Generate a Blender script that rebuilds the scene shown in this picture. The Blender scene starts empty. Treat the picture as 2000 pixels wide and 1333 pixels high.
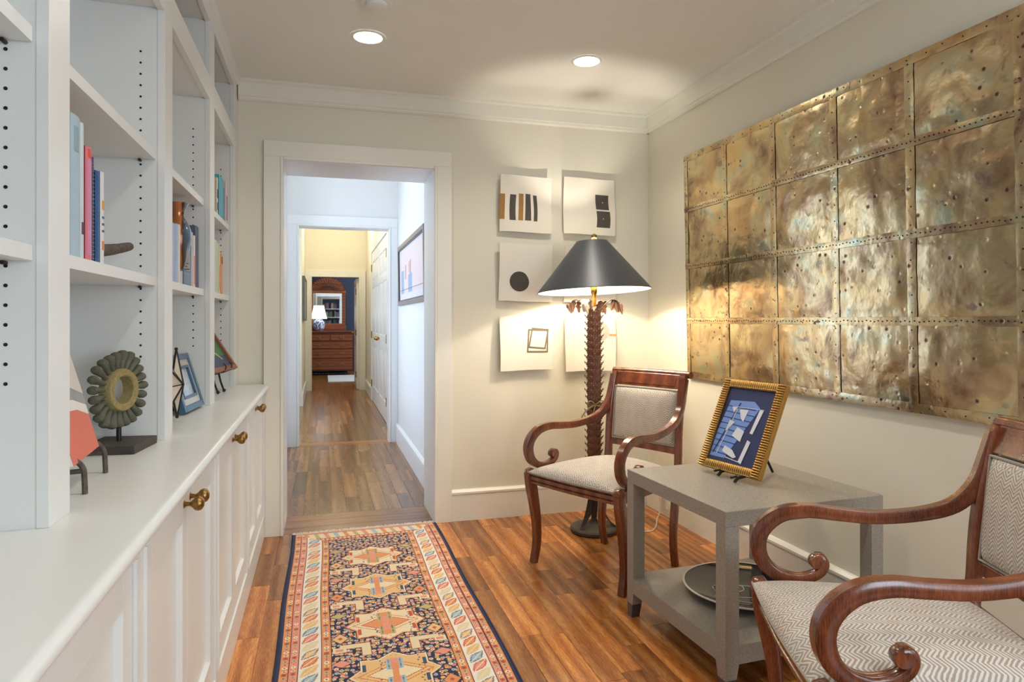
import bpy, bmesh, math, random
import numpy as np
from mathutils import Vector, Matrix, noise
random.seed(7)
PI = math.pi
SC = bpy.context.scene
COL = SC.collection

# ------------------------------------------------------------------ camera, world, lights, exposure
YAW = math.atan(370/1309)
cam_d = bpy.data.cameras.new('camera'); cam = bpy.data.objects.new('camera', cam_d); COL.objects.link(cam)
cam.location = (0, 0, 1.165); cam.rotation_euler = (PI/2, 0, -YAW)
cam_d.sensor_width = 36; cam_d.lens = 36*1309/2000; cam_d.shift_y = -41.5/2000; cam_d.clip_start = .02
SC.camera = cam
SC.view_settings.view_transform = 'Standard'; SC.view_settings.look = 'None'
SC.view_settings.gamma = 1; SC.view_settings.use_curve_mapping = False
SC.view_settings.exposure = 0.47
wd = bpy.data.worlds.new('sky'); SC.world = wd; wd.use_nodes = True
bg = wd.node_tree.nodes['Background']; bg.inputs[0].default_value = (.55, .72, 1, 1); bg.inputs[1].default_value = 1.0

def area(name, loc, rot, sx, sy, power, col):
    d = bpy.data.lights.new(name, 'AREA'); d.shape = 'RECTANGLE'; d.size = sx; d.size_y = sy
    d.energy = power; d.color = col
    o = bpy.data.objects.new(name, d); COL.objects.link(o); o.location = loc; o.rotation_euler = rot
    return o
COOL = (.78, .88, 1.0); WARM = (1.0, .88, .70)
# daylight outside the windows (rear wall of the room, left wall of the hall, side of the bedroom)
area('daylight_rear', (1.40, -1.98, 1.35), (PI/2, 0, 0), 1.1, 1.6, 36, COOL)
area('daylight_right', (2.16, -.4, 1.4), (PI/2, 0, PI/2), 1.4, 1.4, 15, COOL)
area('daylight_hall', (-1.32, 5.35, 1.35), (PI/2, 0, -PI/2), 1.5, 1.9, 32, (.70, .82, 1.0))
area('daylight_alcove', (-1.15, 8.1, 1.7), (PI/2, 0, -PI/2), 1.6, 1.3, 16, (.75, .87, 1.0))
area('daylight_bedroom', (2.45, 13.6, 1.5), (PI/2, 0, PI/2), 1.6, 1.4, 26, (.9, .95, 1.0))

def spot(name, loc, power, size=150, blend=.7, r=.06, col=WARM, rot=(0, 0, 0)):
    d = bpy.data.lights.new(name, 'SPOT'); d.energy = power; d.spot_size = math.radians(size); d.spot_blend = blend
    d.shadow_soft_size = r; d.color = col
    o = bpy.data.objects.new(name, d); COL.objects.link(o); o.location = loc; o.rotation_euler = rot
def point(name, loc, power, r=.05, col=WARM):
    d = bpy.data.lights.new(name, 'POINT'); d.energy = power; d.shadow_soft_size = r; d.color = col
    o = bpy.data.objects.new(name, d); COL.objects.link(o); o.location = loc
CANS = [(.198, 3.09), (1.255, 3.084), (.198, 1.35), (1.255, 1.35), (.198, -.4), (1.255, -.4)]  # first two are in view; the other four are added for ambient light
for i, (x, y) in enumerate(CANS):
    spot('downlight_beam', (x, y, 2.425), 14 if x < 1 else 24, 140, .85, .06, (1, .92, .81))

# ------------------------------------------------------------------ helpers
WP = {}
class MB:
    def __init__(s): s.v = []; s.f = []; s.m = []; s.x = None
    def _p(s, p): 
        p = Vector(p); return tuple(s.x @ p) if s.x else tuple(p)
    def add(s, vs, fs, m=0):
        b = len(s.v); s.v += [s._p(p) for p in vs]
        for f in fs: s.f.append([b+i for i in f]); s.m.append(m)
        return s
    def box(s, x0, x1, y0, y1, z0, z1, m=0):
        x0, x1 = min(x0, x1), max(x0, x1); y0, y1 = min(y0, y1), max(y0, y1); z0, z1 = min(z0, z1), max(z0, z1)
        return s.add([(x0,y0,z0),(x1,y0,z0),(x1,y1,z0),(x0,y1,z0),(x0,y0,z1),(x1,y0,z1),(x1,y1,z1),(x0,y1,z1)],
              [(0,3,2,1),(4,5,6,7),(0,1,5,4),(1,2,6,5),(2,3,7,6),(3,0,4,7)], m)
    def frustum(s, b, t, m=0):   # b,t: (x0,x1,y0,y1,z)
        P = lambda q: [(q[0],q[2],q[4]),(q[1],q[2],q[4]),(q[1],q[3],q[4]),(q[0],q[3],q[4])]
        return s.add(P(b)+P(t), [(0,3,2,1),(4,5,6,7),(0,1,5,4),(1,2,6,5),(2,3,7,6),(3,0,4,7)], m)
    def prism(s, poly, fn, h0, h1, m=0):   # fn(a,b,h)->3d
        n = len(poly)
        vs = [fn(a, b, h0) for a, b in poly]+[fn(a, b, h1) for a, b in poly]
        fs = [tuple(range(n))[::-1], tuple(range(n, 2*n))]+[(i, (i+1) % n, (i+1) % n+n, i+n) for i in range(n)]
        return s.add(vs, fs, m)
    def lathe(s, prof, c=(0,0,0), n=32, m=0, cap=True, ax='z'):
        vs = []; fs = []
        for r, z in prof:
            for k in range(n):
                a = 2*PI*k/n; q = (r*math.cos(a), r*math.sin(a), z)
                if ax == 'x': q = (q[2], q[0], q[1])
                if ax == 'y': q = (q[1], q[2], q[0])
                vs.append((c[0]+q[0], c[1]+q[1], c[2]+q[2]))
        for j in range(len(prof)-1):
            for k in range(n): fs.append((j*n+k, j*n+(k+1) % n, (j+1)*n+(k+1) % n, (j+1)*n+k))
        if cap:
            fs.append(tuple(range(n))[::-1]); L = (len(prof)-1)*n; fs.append(tuple(range(L, L+n)))
        return s.add(vs, fs, m)
    def tube(s, pts, r, n=8, m=0):
        pts = [Vector(p) for p in pts]; N = len(pts)
        rs = r if isinstance(r, (list, tuple)) else [r]*N
        vs = []; fs = []; up = None
        for i, p in enumerate(pts):
            t = (pts[min(i+1, N-1)]-pts[max(i-1, 0)]).normalized()
            if up is None:
                up = Vector((0,0,1)) if abs(t.z) < .9 else Vector((1,0,0))
            a = t.cross(up).normalized(); b = a.cross(t).normalized(); up = b
            for k in range(n):
                q = 2*PI*k/n; vs.append(p+(a*math.cos(q)+b*math.sin(q))*rs[i])
        for i in range(N-1):
            for k in range(n): fs.append((i*n+k, i*n+(k+1) % n, (i+1)*n+(k+1) % n, (i+1)*n+k))
        fs.append(tuple(range(n))[::-1]); fs.append(tuple(range((N-1)*n, N*n)))
        return s.add(vs, fs, m)
    def sweep(s, pts, S, prof, W, H, m=0, flip=1):   # planar path, S side vector, prof (side, normal) in unit box
        pts = [Vector(p) for p in pts]; N = len(pts); n = len(prof); vs = []; fs = []; S = Vector(S).normalized()
        for i, p in enumerate(pts):
            t = (pts[min(i+1, N-1)]-pts[max(i-1, 0)]).normalized()
            nn = S.cross(t).normalized()*flip
            w = W[i] if isinstance(W, list) else W; h = H[i] if isinstance(H, list) else H
            for a, b in prof: vs.append(p+S*(a*w)+nn*(b*h))
        for i in range(N-1):
            for k in range(n): fs.append((i*n+k, i*n+(k+1) % n, (i+1)*n+(k+1) % n, (i+1)*n+k))
        fs.append(tuple(range(n))[::-1]); fs.append(tuple(range((N-1)*n, N*n)))
        return s.add(vs, fs, m)
    def grid(s, fn, nu, nv, m=0, closeu=False):
        vs = [fn(i/nu, j/nv) for j in range(nv+1) for i in range(nu+1)]
        fs = [(j*(nu+1)+i, j*(nu+1)+i+1, (j+1)*(nu+1)+i+1, (j+1)*(nu+1)+i) for j in range(nv) for i in range(nu)]
        return s.add(vs, fs, m)
    def sphere(s, c, r, n=16, m=0, sz=1):
        prof = [(max(1e-4, r*math.sin(PI*i/(n//2))), -r*math.cos(PI*i/(n//2))*sz) for i in range(n//2+1)]
        return s.lathe(prof, c, n, m)

def cr(pts, k=6):      # catmull-rom through 2D/3D points
    P = [Vector(p) for p in pts]; P = [P[0]*2-P[1]]+P+[P[-1]*2-P[-2]]; out = []
    for i in range(1, len(P)-2):
        for j in range(k):
            t = j/k; a, b, c, d = P[i-1:i+3]
            out.append(.5*((2*b)+(c-a)*t+(2*a-5*b+4*c-d)*t*t+(3*b-a-3*c+d)*t**3))
    out.append(P[-2]); return out
def lerpl(vals, n):
    out = []
    for i in range(n):
        t = i/(n-1)*(len(vals)-1); k = min(int(t), len(vals)-2); out.append(vals[k]+(vals[k+1]-vals[k])*(t-k))
    return out

def obj(name, mb, mats, parent=None, bevel=0, smooth=40, kind=None, label=None, cat=None, group=None, seg=2):
    if not isinstance(mats, (list, tuple)): mats = [mats]
    V = np.array(mb.v); lo, hi = V.min(0), V.max(0)
    o0 = Vector(((lo[0]+hi[0])/2, (lo[1]+hi[1])/2, lo[2]))
    me = bpy.data.meshes.new(name)
    me.from_pydata([tuple(Vector(p)-o0) for p in mb.v], [], mb.f)
    for m in mats: me.materials.append(m)
    if len(mats) > 1: me.polygons.foreach_set('material_index', mb.m)
    bm = bmesh.new(); bm.from_mesh(me); bmesh.ops.recalc_face_normals(bm, faces=bm.faces) if kind != 'sheet' else None; bm.to_mesh(me); bm.free()
    if smooth:
        me.polygons.foreach_set('use_smooth', [True]*len(me.polygons)); me.set_sharp_from_angle(angle=math.radians(smooth))
    o = bpy.data.objects.new(name, me); COL.objects.link(o)
    pw = Vector((0,0,0))
    if parent is not None: o.parent = parent; pw = WP[parent.name]
    o.location = o0-pw; WP[o.name] = o0
    if bevel:
        b = o.modifiers.new('bevel', 'BEVEL'); b.width = bevel; b.segments = seg; b.limit_method = 'ANGLE'; b.angle_limit = math.radians(35)
        b.harden_normals = True
    if kind and kind != 'sheet': o['kind'] = kind
    if label: o['label'] = label
    if cat: o['category'] = cat
    if group: o['group'] = group
    return o
def thing(name, label, cat, loc=(0,0,0), rot=None, group=None, kind=None):
    o = bpy.data.objects.new(name, None); COL.objects.link(o); o.location = loc; o.empty_display_size = .05
    WP[o.name] = Vector(loc)
    if rot is not None: o.rotation_euler = (0, 0, rot) if isinstance(rot, (int, float)) else tuple(rot); WP[o.name] = Vector((0,0,0))
    if label: o['label'] = label
    if cat: o['category'] = cat
    if group: o['group'] = group
    if kind: o['kind'] = kind
    return o
def copy_tree(o, parent=None):
    c = o.copy(); COL.objects.link(c)
    if parent: c.parent = parent
    for ch in list(o.children): copy_tree(ch, c)
    return c
def S(name, mb, m, parent=None, bevel=0, **k):
    return obj(name, mb, m, parent, bevel, kind='structure' if parent is None else None, **k)
def box(*a): return MB().box(*a)

# ------------------------------------------------------------------ materials
def lin(r, g, b):
    f = lambda c: (c/255/12.92) if c/255 <= .04045 else ((c/255+.055)/1.055)**2.4
    return (f(r), f(g), f(b), 1)
def base(name, col, rough=.5, metal=0, spec=.5, coat=0):
    m = bpy.data.materials.new(name); m.use_nodes = True; p = m.node_tree.nodes['Principled BSDF']
    p.inputs['Base Color'].default_value = col; p.inputs['Roughness'].default_value = rough
    p.inputs['Metallic'].default_value = metal; p.inputs['Specular IOR Level'].default_value = spec
    p.inputs['Coat Weight'].default_value = coat; p.inputs['Coat Roughness'].default_value = .15
    return m
class NT:
    def __init__(s, m): s.t = m.node_tree; s.p = s.t.nodes['Principled BSDF']
    def n(s, typ, **k):
        o = s.t.nodes.new(typ)
        for a, b in k.items(): setattr(o, a, b)
        return o
    def l(s, a, b): s.t.links.new(a, b)
    def co(s, kind='Object'): return s.n('ShaderNodeTexCoord').outputs[kind]
    def map(s, v, scale=(1,1,1), loc=None, rot=(0,0,0)):
        m = s.n('ShaderNodeMapping'); m.inputs['Scale'].default_value = scale; m.inputs['Rotation'].default_value = rot
        s.l(v, m.inputs['Vector'])
        if loc is not None: s.l(loc, m.inputs['Location']) if not isinstance(loc, tuple) else setattr(m.inputs['Location'], 'default_value', loc)
        return m.outputs[0]
    def noise(s, v, scale, detail=3, rough=.5, dist=0):
        o = s.n('ShaderNodeTexNoise'); o.inputs['Scale'].default_value = scale; o.inputs['Detail'].default_value = detail
        o.inputs['Roughness'].default_value = rough; o.inputs['Distortion'].default_value = dist; s.l(v, o.inputs['Vector']); return o.outputs['Fac']
    def ramp(s, f, stops):
        r = s.n('ShaderNodeValToRGB'); s.l(f, r.inputs[0]); e = r.color_ramp.elements
        while len(e) < len(stops): e.new(.5)
        for q, (p, c) in zip(e, stops): q.position = p; q.color = c
        return r.outputs[0]
    def math(s, op, a, b=0, c=None):
        o = s.n('ShaderNodeMath', operation=op)
        for i, q in enumerate((a, b, c)):
            if q is None: continue
            if isinstance(q, (int, float)): o.inputs[i].default_value = q
            else: s.l(q, o.inputs[i])
        return o.outputs[0]
    def mix(s, f, a, b, mode='MIX'):
        o = s.n('ShaderNodeMix', data_type='RGBA', blend_type=mode)
        for i, q in ((0, f), (6, a), (7, b)):
            if isinstance(q, (int, float)): o.inputs[i].default_value = q
            elif isinstance(q, tuple): o.inputs[i].default_value = q
            else: s.l(q, o.inputs[i])
        return o.outputs[2]
    def bump(s, h, strength=.2, dist=.002):
        b = s.n('ShaderNodeBump'); b.inputs['Strength'].default_value = strength; b.inputs['Distance'].default_value = dist
        s.l(h, b.inputs['Height']); s.l(b.outputs[0], s.p.inputs['Normal']); return b
def paint(name, col, rough=.5, spec=.4):
    m = base(name, col, rough, 0, spec); t = NT(m); c = t.co()
    t.l(t.mix(t.noise(c, 1.7, 2), col, tuple(x*.96 for x in col[:3])+(1,)), t.p.inputs['Base Color'])
    t.bump(t.noise(c, 220, 2), .06, .0006); return m
def plain(name, col, rough=.5, metal=0, var=.12, scale=30, spec=.5):
    m = base(name, col, rough, metal, spec); t = NT(m); c = t.co()
    d = tuple(x*(1-var*2) for x in col[:3])+(1,)
    t.l(t.mix(t.noise(c, scale, 4), col, d), t.p.inputs['Base Color']); return m
def wood(name, c0, c1, c2, sx=30, sy=2.2, rough=.3, axis=1, rnd=True, coat=0, ring=1.2):
    m = base(name, c0, rough, 0, .5, coat); t = NT(m); c = t.co()
    off = None
    if rnd:
        r = t.n('ShaderNodeObjectInfo').outputs['Random']
        cb = t.n('ShaderNodeCombineXYZ'); t.l(t.math('MULTIPLY', r, 37), cb.inputs[0]); t.l(t.math('MULTIPLY', r, 91), cb.inputs[1]); t.l(t.math('MULTIPLY', r, 13), cb.inputs[2]); off = cb.outputs[0]
    sc = [sx, sx, sx]; sc[axis] = sy
    v = t.map(c, tuple(sc), off)
    fib = t.noise(v, 26, 7, .72); broad = t.noise(v, 3, 3, .5)
    w = t.n('ShaderNodeTexWave'); w.wave_type = 'BANDS'; w.bands_direction = 'X' if axis != 0 else 'Z'
    w.inputs['Scale'].default_value = ring*.30; w.inputs['Distortion'].default_value = 14; w.inputs['Detail'].default_value = 3
    w.inputs['Detail Scale'].default_value = .35; t.l(v, w.inputs['Vector'])
    f = t.math('ADD', t.math('ADD', t.math('MULTIPLY', fib, .62), t.math('MULTIPLY', broad, .26)), t.math('MULTIPLY', w.outputs['Fac'], .12))
    colr = t.ramp(f, [(.34, c0), (.5, c1), (.66, c2)])
    if rnd:
        k = t.math('ADD', t.math('MULTIPLY', r, .80), .55)
        g = t.n('ShaderNodeCombineColor'); [t.l(k, g.inputs[i]) for i in range(3)]
        colr = t.mix(1.0, colr, g.outputs[0], 'MULTIPLY')
    t.l(colr, t.p.inputs['Base Color'])
    t.l(t.math('ADD', t.math('MULTIPLY', fib, .12), rough-.06), t.p.inputs['Roughness'])
    t.bump(fib, .10, .0006); return m

M = {}
M['wall'] = paint('wall_paint_cream', lin(233, 229, 212), .6, .3)
M['ceil'] = paint('ceiling_paint', lin(243, 243, 236), .7, .2)
M['trim'] = paint('trim_paint', lin(241, 239, 227), .32, .5)
M['cab'] = paint('cabinet_paint', lin(232, 233, 229), .3, .5)
M['hallwall'] = paint('hall_paint', lin(232, 232, 230), .5, .4)
M['hallwarm'] = paint('hall_paint_warm', lin(236, 230, 210), .6, .3)
M['halltrim'] = paint('hall_trim', lin(240, 240, 238), .3, .5)
M['navywall'] = paint('bedroom_blue_paint', lin(62, 72, 96), .6, .3)
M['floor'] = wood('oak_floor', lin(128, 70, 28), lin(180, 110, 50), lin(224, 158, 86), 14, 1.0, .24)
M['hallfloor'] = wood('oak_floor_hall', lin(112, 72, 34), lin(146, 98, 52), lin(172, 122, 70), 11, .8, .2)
M['floorx'] = wood('oak_threshold', lin(120, 72, 34), lin(158, 100, 50), lin(186, 126, 70), 14, 1.1, .25, axis=0)
M['mahog'] = wood('mahogany', lin(66, 30, 15), lin(116, 58, 31), lin(146, 82, 48), 12, 2.0, .22, axis=2, rnd=False, coat=.5)
M['chest'] = wood('chest_wood', lin(84, 40, 20), lin(132, 70, 40), lin(160, 92, 56), 14, 1.6, .4, axis=0, rnd=False)
M['chestdark'] = wood('chest_wood_shaded', lin(52, 24, 12), lin(86, 42, 24), lin(104, 56, 34), 14, 1.6, .4, axis=0, rnd=False)  # chest wood darkened in colour so the gaps between drawers look shaded
M['brass'] = plain('brass', lin(190, 150, 80), .22, 1, .15, 60)
M['brassdark'] = plain('antique_brass', lin(176, 140, 84), .3, 1, .25, 40)
M['iron'] = plain('dark_iron', lin(62, 54, 48), .5, .6, .3, 60)
M['bark'] = plain('rough_branch_metal', lin(128, 112, 104), .7, .2, .45, 90)
M['black'] = plain('black_paint', lin(24, 24, 28), .35)
M['hole'] = plain('pin_hole_dark', lin(24, 22, 22), .8)
M['white'] = plain('white_plain', lin(240, 238, 232), .5, 0, .03)
def emit(name, col, s):
    m = base(name, col, .5); p = m.node_tree.nodes['Principled BSDF']
    p.inputs['Emission Color'].default_value = col; p.inputs['Emission Strength'].default_value = s; return m
M['glow'] = emit('lamp_disc', (1, .96, .9, 1), 14)
M['bulb'] = emit('warm_bulb', (1, .85, .6, 1), 25)

# ------------------------------------------------------------------ room shell
XR, YB, ZC = 1.975, 3.83, 2.444
XL = -.76
# walls as slabs
S('wall_right', box(XR, XR+.12, .3, YB, 0, ZC).box(XR, XR+.12, -1.7, -1.1, 0, ZC).box(XR, XR+.12, -1.1, .3, 0, .7).box(XR, XR+.12, -1.1, .3, 2.1, ZC), M['wall'])
w = S('window_3', box(XR+.03, XR+.07, -1.1, .3, .7, .76).box(XR+.03, XR+.07, -1.1, .3, 2.04, 2.1).box(XR+.03, XR+.07, -1.1, -1.04, .76, 2.04).box(XR+.03, XR+.07, .24, .3, .76, 2.04), M['trim'])
obj('muntin', box(XR+.035, XR+.065, -.41, -.39, .76, 2.04), M['trim'], w); obj('muntin', box(XR+.035, XR+.065, -1.04, .24, 1.39, 1.41), M['trim'], w)
S('wall_left', box(XL-.12, XL, -1.7, YB, 0, ZC), M['wall'])
mb = MB(); mb.box(XL-.12, -.207, YB, 4.19, 0, 3.0); mb.box(.618, 2.1, YB, 4.19, 0, 3.0); mb.box(-.207, .618, YB, 4.19, 2.03, 3.0)
S('wall_back', mb, M['wall'])
mb = MB(); mb.box(XL-.12, .95, -1.82, -1.7, 0, 2.56); mb.box(1.85, XR+.12, -1.82, -1.7, 0, 2.56)
mb.box(.95, 1.85, -1.82, -1.7, 0, .6); mb.box(.95, 1.85, -1.82, -1.7, 2.1, 2.56)
S('wall_rear', mb, M['wall'])
w = S('window_1', box(.95, 1.85, -1.78, -1.74, .6, .66).box(.95, 1.85, -1.78, -1.74, 2.04, 2.1).box(.95, 1.01, -1.78, -1.74, .66, 2.04).box(1.79, 1.85, -1.78, -1.74, .66, 2.04), M['trim'])
for x in (1.4,): obj('muntin', box(x-.012, x+.012, -1.775, -1.745, .66, 2.04), M['trim'], w)
S('ceiling', box(XL-.12, XR+.12, -1.82, YB, ZC, ZC+.12), M['ceil'])
# floor: slab plus individual planks
fl = S('floor', box(XL-.12, 2.5, -1.82, 15.4, -.12, -.004), M['floor'])
rs = random.Random(3)
cnt = 0
def plank(x0, x1, y0, y1, mat, nm='plank', par=None, z=0):
    mb = MB(); g = .0007; c = .0008
    mb.frustum((x0+g, x1-g, y0+g, y1-g, z-.004), (x0+g, x1-g, y0+g, y1-g, z-c))
    b = len(mb.v)
    mb.f = [f for f in mb.f if f != [4, 5, 6, 7]]; mb.m = [0]*len(mb.f)
    h = .0009
    mb.v += [(x0+g+h, y0+g+h, z), (x1-g-h, y0+g+h, z), (x1-g-h, y1-g-h, z), (x0+g+h, y1-g-h, z)]
    mb.f += [[8, 9, 10, 11], [4, 5, 9, 8], [5, 6, 10, 9], [6, 7, 11, 10], [7, 4, 8, 11]]; mb.m += [0]*5
    return obj(nm, mb, mat, par or fl, smooth=0)
W = .0835
x = -.305
while x < XR-.001:
    x1 = min(x+W, XR); y = 1.55-rs.random()*.3
    while y < 3.80:
        L = rs.choice([.22, .28, .36, .42, .5, .65, .85]); y1 = min(y+L, YB-.002)
        if YB-y1 < .12: y1 = YB-.002
        if not (x < .65 and x > -.3 and False): plank(x, x1, y, y1, M['floor']); cnt += 1
        y = y1
        if y >= YB-.01: break
    x = x1
mb = MB(); 
x = -.305
while x < XR-.001:
    x1 = min(x+W, XR); y = -1.7
    while y < 1.2:
        y1 = min(y+rs.choice([.4, .6, .9]), 1.2); mb.box(x+.0007, x1-.0007, y+.0007, y1-.0007, -.004, -.0002); y = y1
    x = x1
obj('near_planks', mb, M['floor'], fl, smooth=0, kind='stuff')
for a, b in ((YB, 3.94), (3.94, 4.06), (4.06, 4.175)): plank(-.207, .618, a, b, M['floorx'], 'threshold_board')
x = -.36
while x < .689:
    x1 = min(x+W, .69); y = 4.175
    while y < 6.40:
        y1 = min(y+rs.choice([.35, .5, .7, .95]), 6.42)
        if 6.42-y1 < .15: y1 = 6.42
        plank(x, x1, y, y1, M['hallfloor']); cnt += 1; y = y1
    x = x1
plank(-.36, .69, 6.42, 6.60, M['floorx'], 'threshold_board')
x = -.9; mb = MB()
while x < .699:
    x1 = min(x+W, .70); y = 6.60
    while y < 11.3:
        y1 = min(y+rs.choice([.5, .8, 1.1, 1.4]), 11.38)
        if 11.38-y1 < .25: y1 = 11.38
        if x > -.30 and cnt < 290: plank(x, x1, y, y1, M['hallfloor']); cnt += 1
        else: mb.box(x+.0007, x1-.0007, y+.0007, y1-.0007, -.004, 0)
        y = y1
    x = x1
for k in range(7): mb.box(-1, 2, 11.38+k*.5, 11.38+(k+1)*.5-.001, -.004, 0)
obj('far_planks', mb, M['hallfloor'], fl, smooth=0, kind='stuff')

# trim: crown, baseboards, casings
def profile_run(name, prof, axis, a0, a1, mat, parent=None, **k):   # prof (d,z): d from wall plane
    mb = MB(); mb.prism(prof, axis, a0, a1); return S(name, mb, mat, parent, smooth=30, **k)
crown = [(0, 2.335), (-.012, 2.335), (-.022, 2.342), (-.022, 2.352), (-.030, 2.356), (-.030, 2.425), (-.042, 2.432), (-.042, ZC), (0, ZC)]
profile_run('trim_1', crown, lambda a, b, h: (h, YB+a, b), -.43, XR, M['trim'])
profile_run('trim_2', crown, lambda a, b, h: (XR+a, h, b), -1.7, YB, M['trim'])
bb = [(0, 0), (-.018, 0), (-.018, .145), (-.014, .150), (-.022, .155), (-.022, .166), (-.010, .178), (0, .180)]
profile_run('baseboard_back', bb, lambda a, b, h: (h, YB+a, b), .712, XR, M['trim'])
profile_run('baseboard_right', bb, lambda a, b, h: (XR+a, h, b), -1.7, YB, M['trim'])
def casing(name, x0, x1, zt, Y, side, wd, mat, wr=None, th=.025):
    """door casing on plane Y, facing side*-1; returns structure object with jamb-side bead"""
    y0, y1 = Y-th*side, Y
    wr = wr or wd
    mb = MB(); mb.box(x0-wd, x0-.014, y0, y1, 0, zt+.014); mb.box(x1+.014, x1+wr, y0, y1, 0, zt+.014)
    mb.box(x0-wd, x1+wr, y0, y1, zt+.014, zt+wd)
    o = S(name, mb, mat, bevel=.002)
    b = MB(); b.box(x0-.014, x0+.002, y0-.006*side, y1, 0, zt+.014); b.box(x1-.002, x1+.014, y0-.006*side, y1, 0, zt+.014); b.box(x0+.002, x1-.002, y0-.006*side, y1, zt-.002, zt+.014)
    obj('casing_bead', b, mat, o, bevel=.004)
    return o
casing('trim_3', -.205, .618, 2.03, YB, 1, .098, M['trim'])
# jamb lining of the deep doorway
mb = MB(); mb.box(-.209, -.203, YB-.02, 4.20, 0, 2.03); mb.box(.615, .621, YB-.02, 4.20, 0, 2.03); mb.box(-.203, .615, YB-.02, 4.20, 2.024, 2.032)
S('trim_4', mb, M['halltrim'])
casing('trim_5', -.205, .618, 2.03, 4.19, -1, .09, M['halltrim'], .07)

# ------------------------------------------------------------------ hall beyond the doorway
HC = 2.95
S('wall_hall_right', box(.69, .82, 4.19, 6.46, 0, HC), M['hallwall'])
mb = MB(); mb.box(-.50, -.36, 4.19, 4.6, 0, HC); mb.box(-.50, -.36, 6.1, 6.46, 0, HC); mb.box(-.50, -.36, 4.6, 6.1, 2.25, HC); mb.box(-.50, -.36, 4.6, 6.1, 0, .4)
S('wall_hall_left', mb, M['hallwall'])
w = S('window_2', box(-.46, -.41, 4.6, 6.1, .4, .46).box(-.46, -.41, 4.6, 6.1, 2.19, 2.25).box(-.46, -.41, 4.6, 4.66, .46, 2.19).box(-.46, -.41, 6.04, 6.1, .46, 2.19), M['halltrim'])
obj('muntin', box(-.45, -.42, 5.33, 5.37, .46, 2.19), M['halltrim'], w); obj('muntin', box(-.45, -.42, 4.66, 6.04, 1.30, 1.34), M['halltrim'], w)
S('ceiling_hall', box(-1.2, .9, 4.19, 11.4, HC, HC+.1), M['ceil'])
profile_run('baseboard_hall_right', bb, lambda a, b, h: (.69+a, h, b), 4.20, 6.435, M['halltrim'])
mb = MB(); mb.box(-1.2, -.212, 6.46, 6.60, 0, HC); mb.box(.61, .83, 6.46, 6.60, 0, HC); mb.box(-.212, .61, 6.46, 6.60, 2.03, HC)
S('wall_hall_middle', mb, M['hallwall'])
casing('trim_6', -.212, .61, 2.03, 6.46, 1, .098, M['halltrim'], .079)
mb = MB(); mb.box(-.214, -.208, 6.45, 6.61, 0, 2.03); mb.box(.606, .612, 6.45, 6.61, 0, 2.03); mb.box(-.208, .606, 6.45, 6.61, 2.024, 2.031)
S('trim_7', mb, M['halltrim'])
# second hall
mb = MB(); mb.box(.70, .83, 6.60, 7.50, 0, HC); mb.box(.70, .83, 9.95, 11.4, 0, HC); mb.box(.70, .83, 7.5, 9.95, 2.15, HC); mb.box(.80, .83, 7.5, 9.95, 0, 2.15)
S('wall_far_hall_right', mb, M['hallwarm'])
mb = MB(); mb.box(-.42, -.27, 9.45, 11.4, 0, HC); mb.box(-1.2, -1.05, 6.6, 7.2, 0, HC); mb.box(-1.2, -1.05, 9.0, 9.6, 0, HC); mb.box(-1.2, -1.05, 7.2, 9.0, 0, .9); mb.box(-1.2, -1.05, 7.2, 9.0, 2.3, HC); mb.box(-1.2, -.42, 9.45, 9.6, 0, HC)
S('wall_far_hall_left', mb, M['hallwarm'])
profile_run('baseboard_far_hall_left', bb, lambda a, b, h: (-.27-a, h, b), 9.45, 11.37, M['halltrim'])
profile_run('baseboard_far_hall_right', bb, lambda a, b, h: (.70+a, h, b), 10.0, 11.37, M['halltrim'])
mb = MB(); mb.box(-1.2, -.17, 11.4, 11.52, 0, HC); mb.box(.58, 2.4, 11.4, 11.52, 0, HC); mb.box(-.17, .58, 11.4, 11.52, 1.87, HC)
S('wall_far_hall_end', mb, M['hallwarm'])
casing('trim_8', -.17, .58, 1.87, 11.4, 1, .11, M['trim'])
# bedroom
S('wall_bedroom_back', box(-1.2, 2.4, 15.15, 15.25, 0, HC), M['navywall'])
S('wall_bedroom_left', box(-1.3, -1.2, 11.52, 15.25, 0, HC), M['navywall'])
mb = MB(); mb.box(2.2, 2.3, 11.52, 12.7, 0, HC); mb.box(2.2, 2.3, 14.5, 15.25, 0, HC); mb.box(2.2, 2.3, 12.7, 14.5, 0, .8); mb.box(2.2, 2.3, 12.7, 14.5, 2.2, HC)
S('wall_bedroom_right', mb, M['navywall'])
S('ceiling_bedroom', box(-1.3, 2.4, 11.4, 15.25, HC, HC+.1), M['ceil'])
point('hall_ceiling_glow', (.2, 10.2, 2.75), 15, .1, (1, .90, .72))
point('far_hall_added_fill', (.15, 7.6, 2.8), 8, .1, (1, .93, .8))  # unseen lamp added to brighten the near part of the far hall
point('hall_one_added_fill', (.1, 5.3, 2.75), 7, .12, (.8, .9, 1))  # unseen cool lamp added as fill for the first hall
point('bedroom_ceiling_glow', (.6, 13.0, 2.7), 20, .1, (1, .93, .82))
# hall ceiling fittings; the nearer two are unseen, added to brighten the halls
for i, (x, y) in enumerate([(.2, 10.2), (.15, 7.6), (.1, 5.3)]):
    t = thing('ceiling_light', ['shallow round glass ceiling light near the end of the far hall', 'unseen round glass ceiling light added for fill just beyond the second doorway', 'unseen round glass ceiling light added for fill in the first hall'][i], 'light', (x, y, HC-.1))
    obj('rim', MB().lathe([(.15, HC-.02), (.155, HC-.03), (.155, HC)], (x, y, 0), 32), M['brass'], t)
    obj('glass_bowl', MB().lathe([(.02, HC-.09), (.09, HC-.075), (.14, HC-.03), (.15, HC-.02)], (x, y, 0), 32), M['white'], t)

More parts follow.
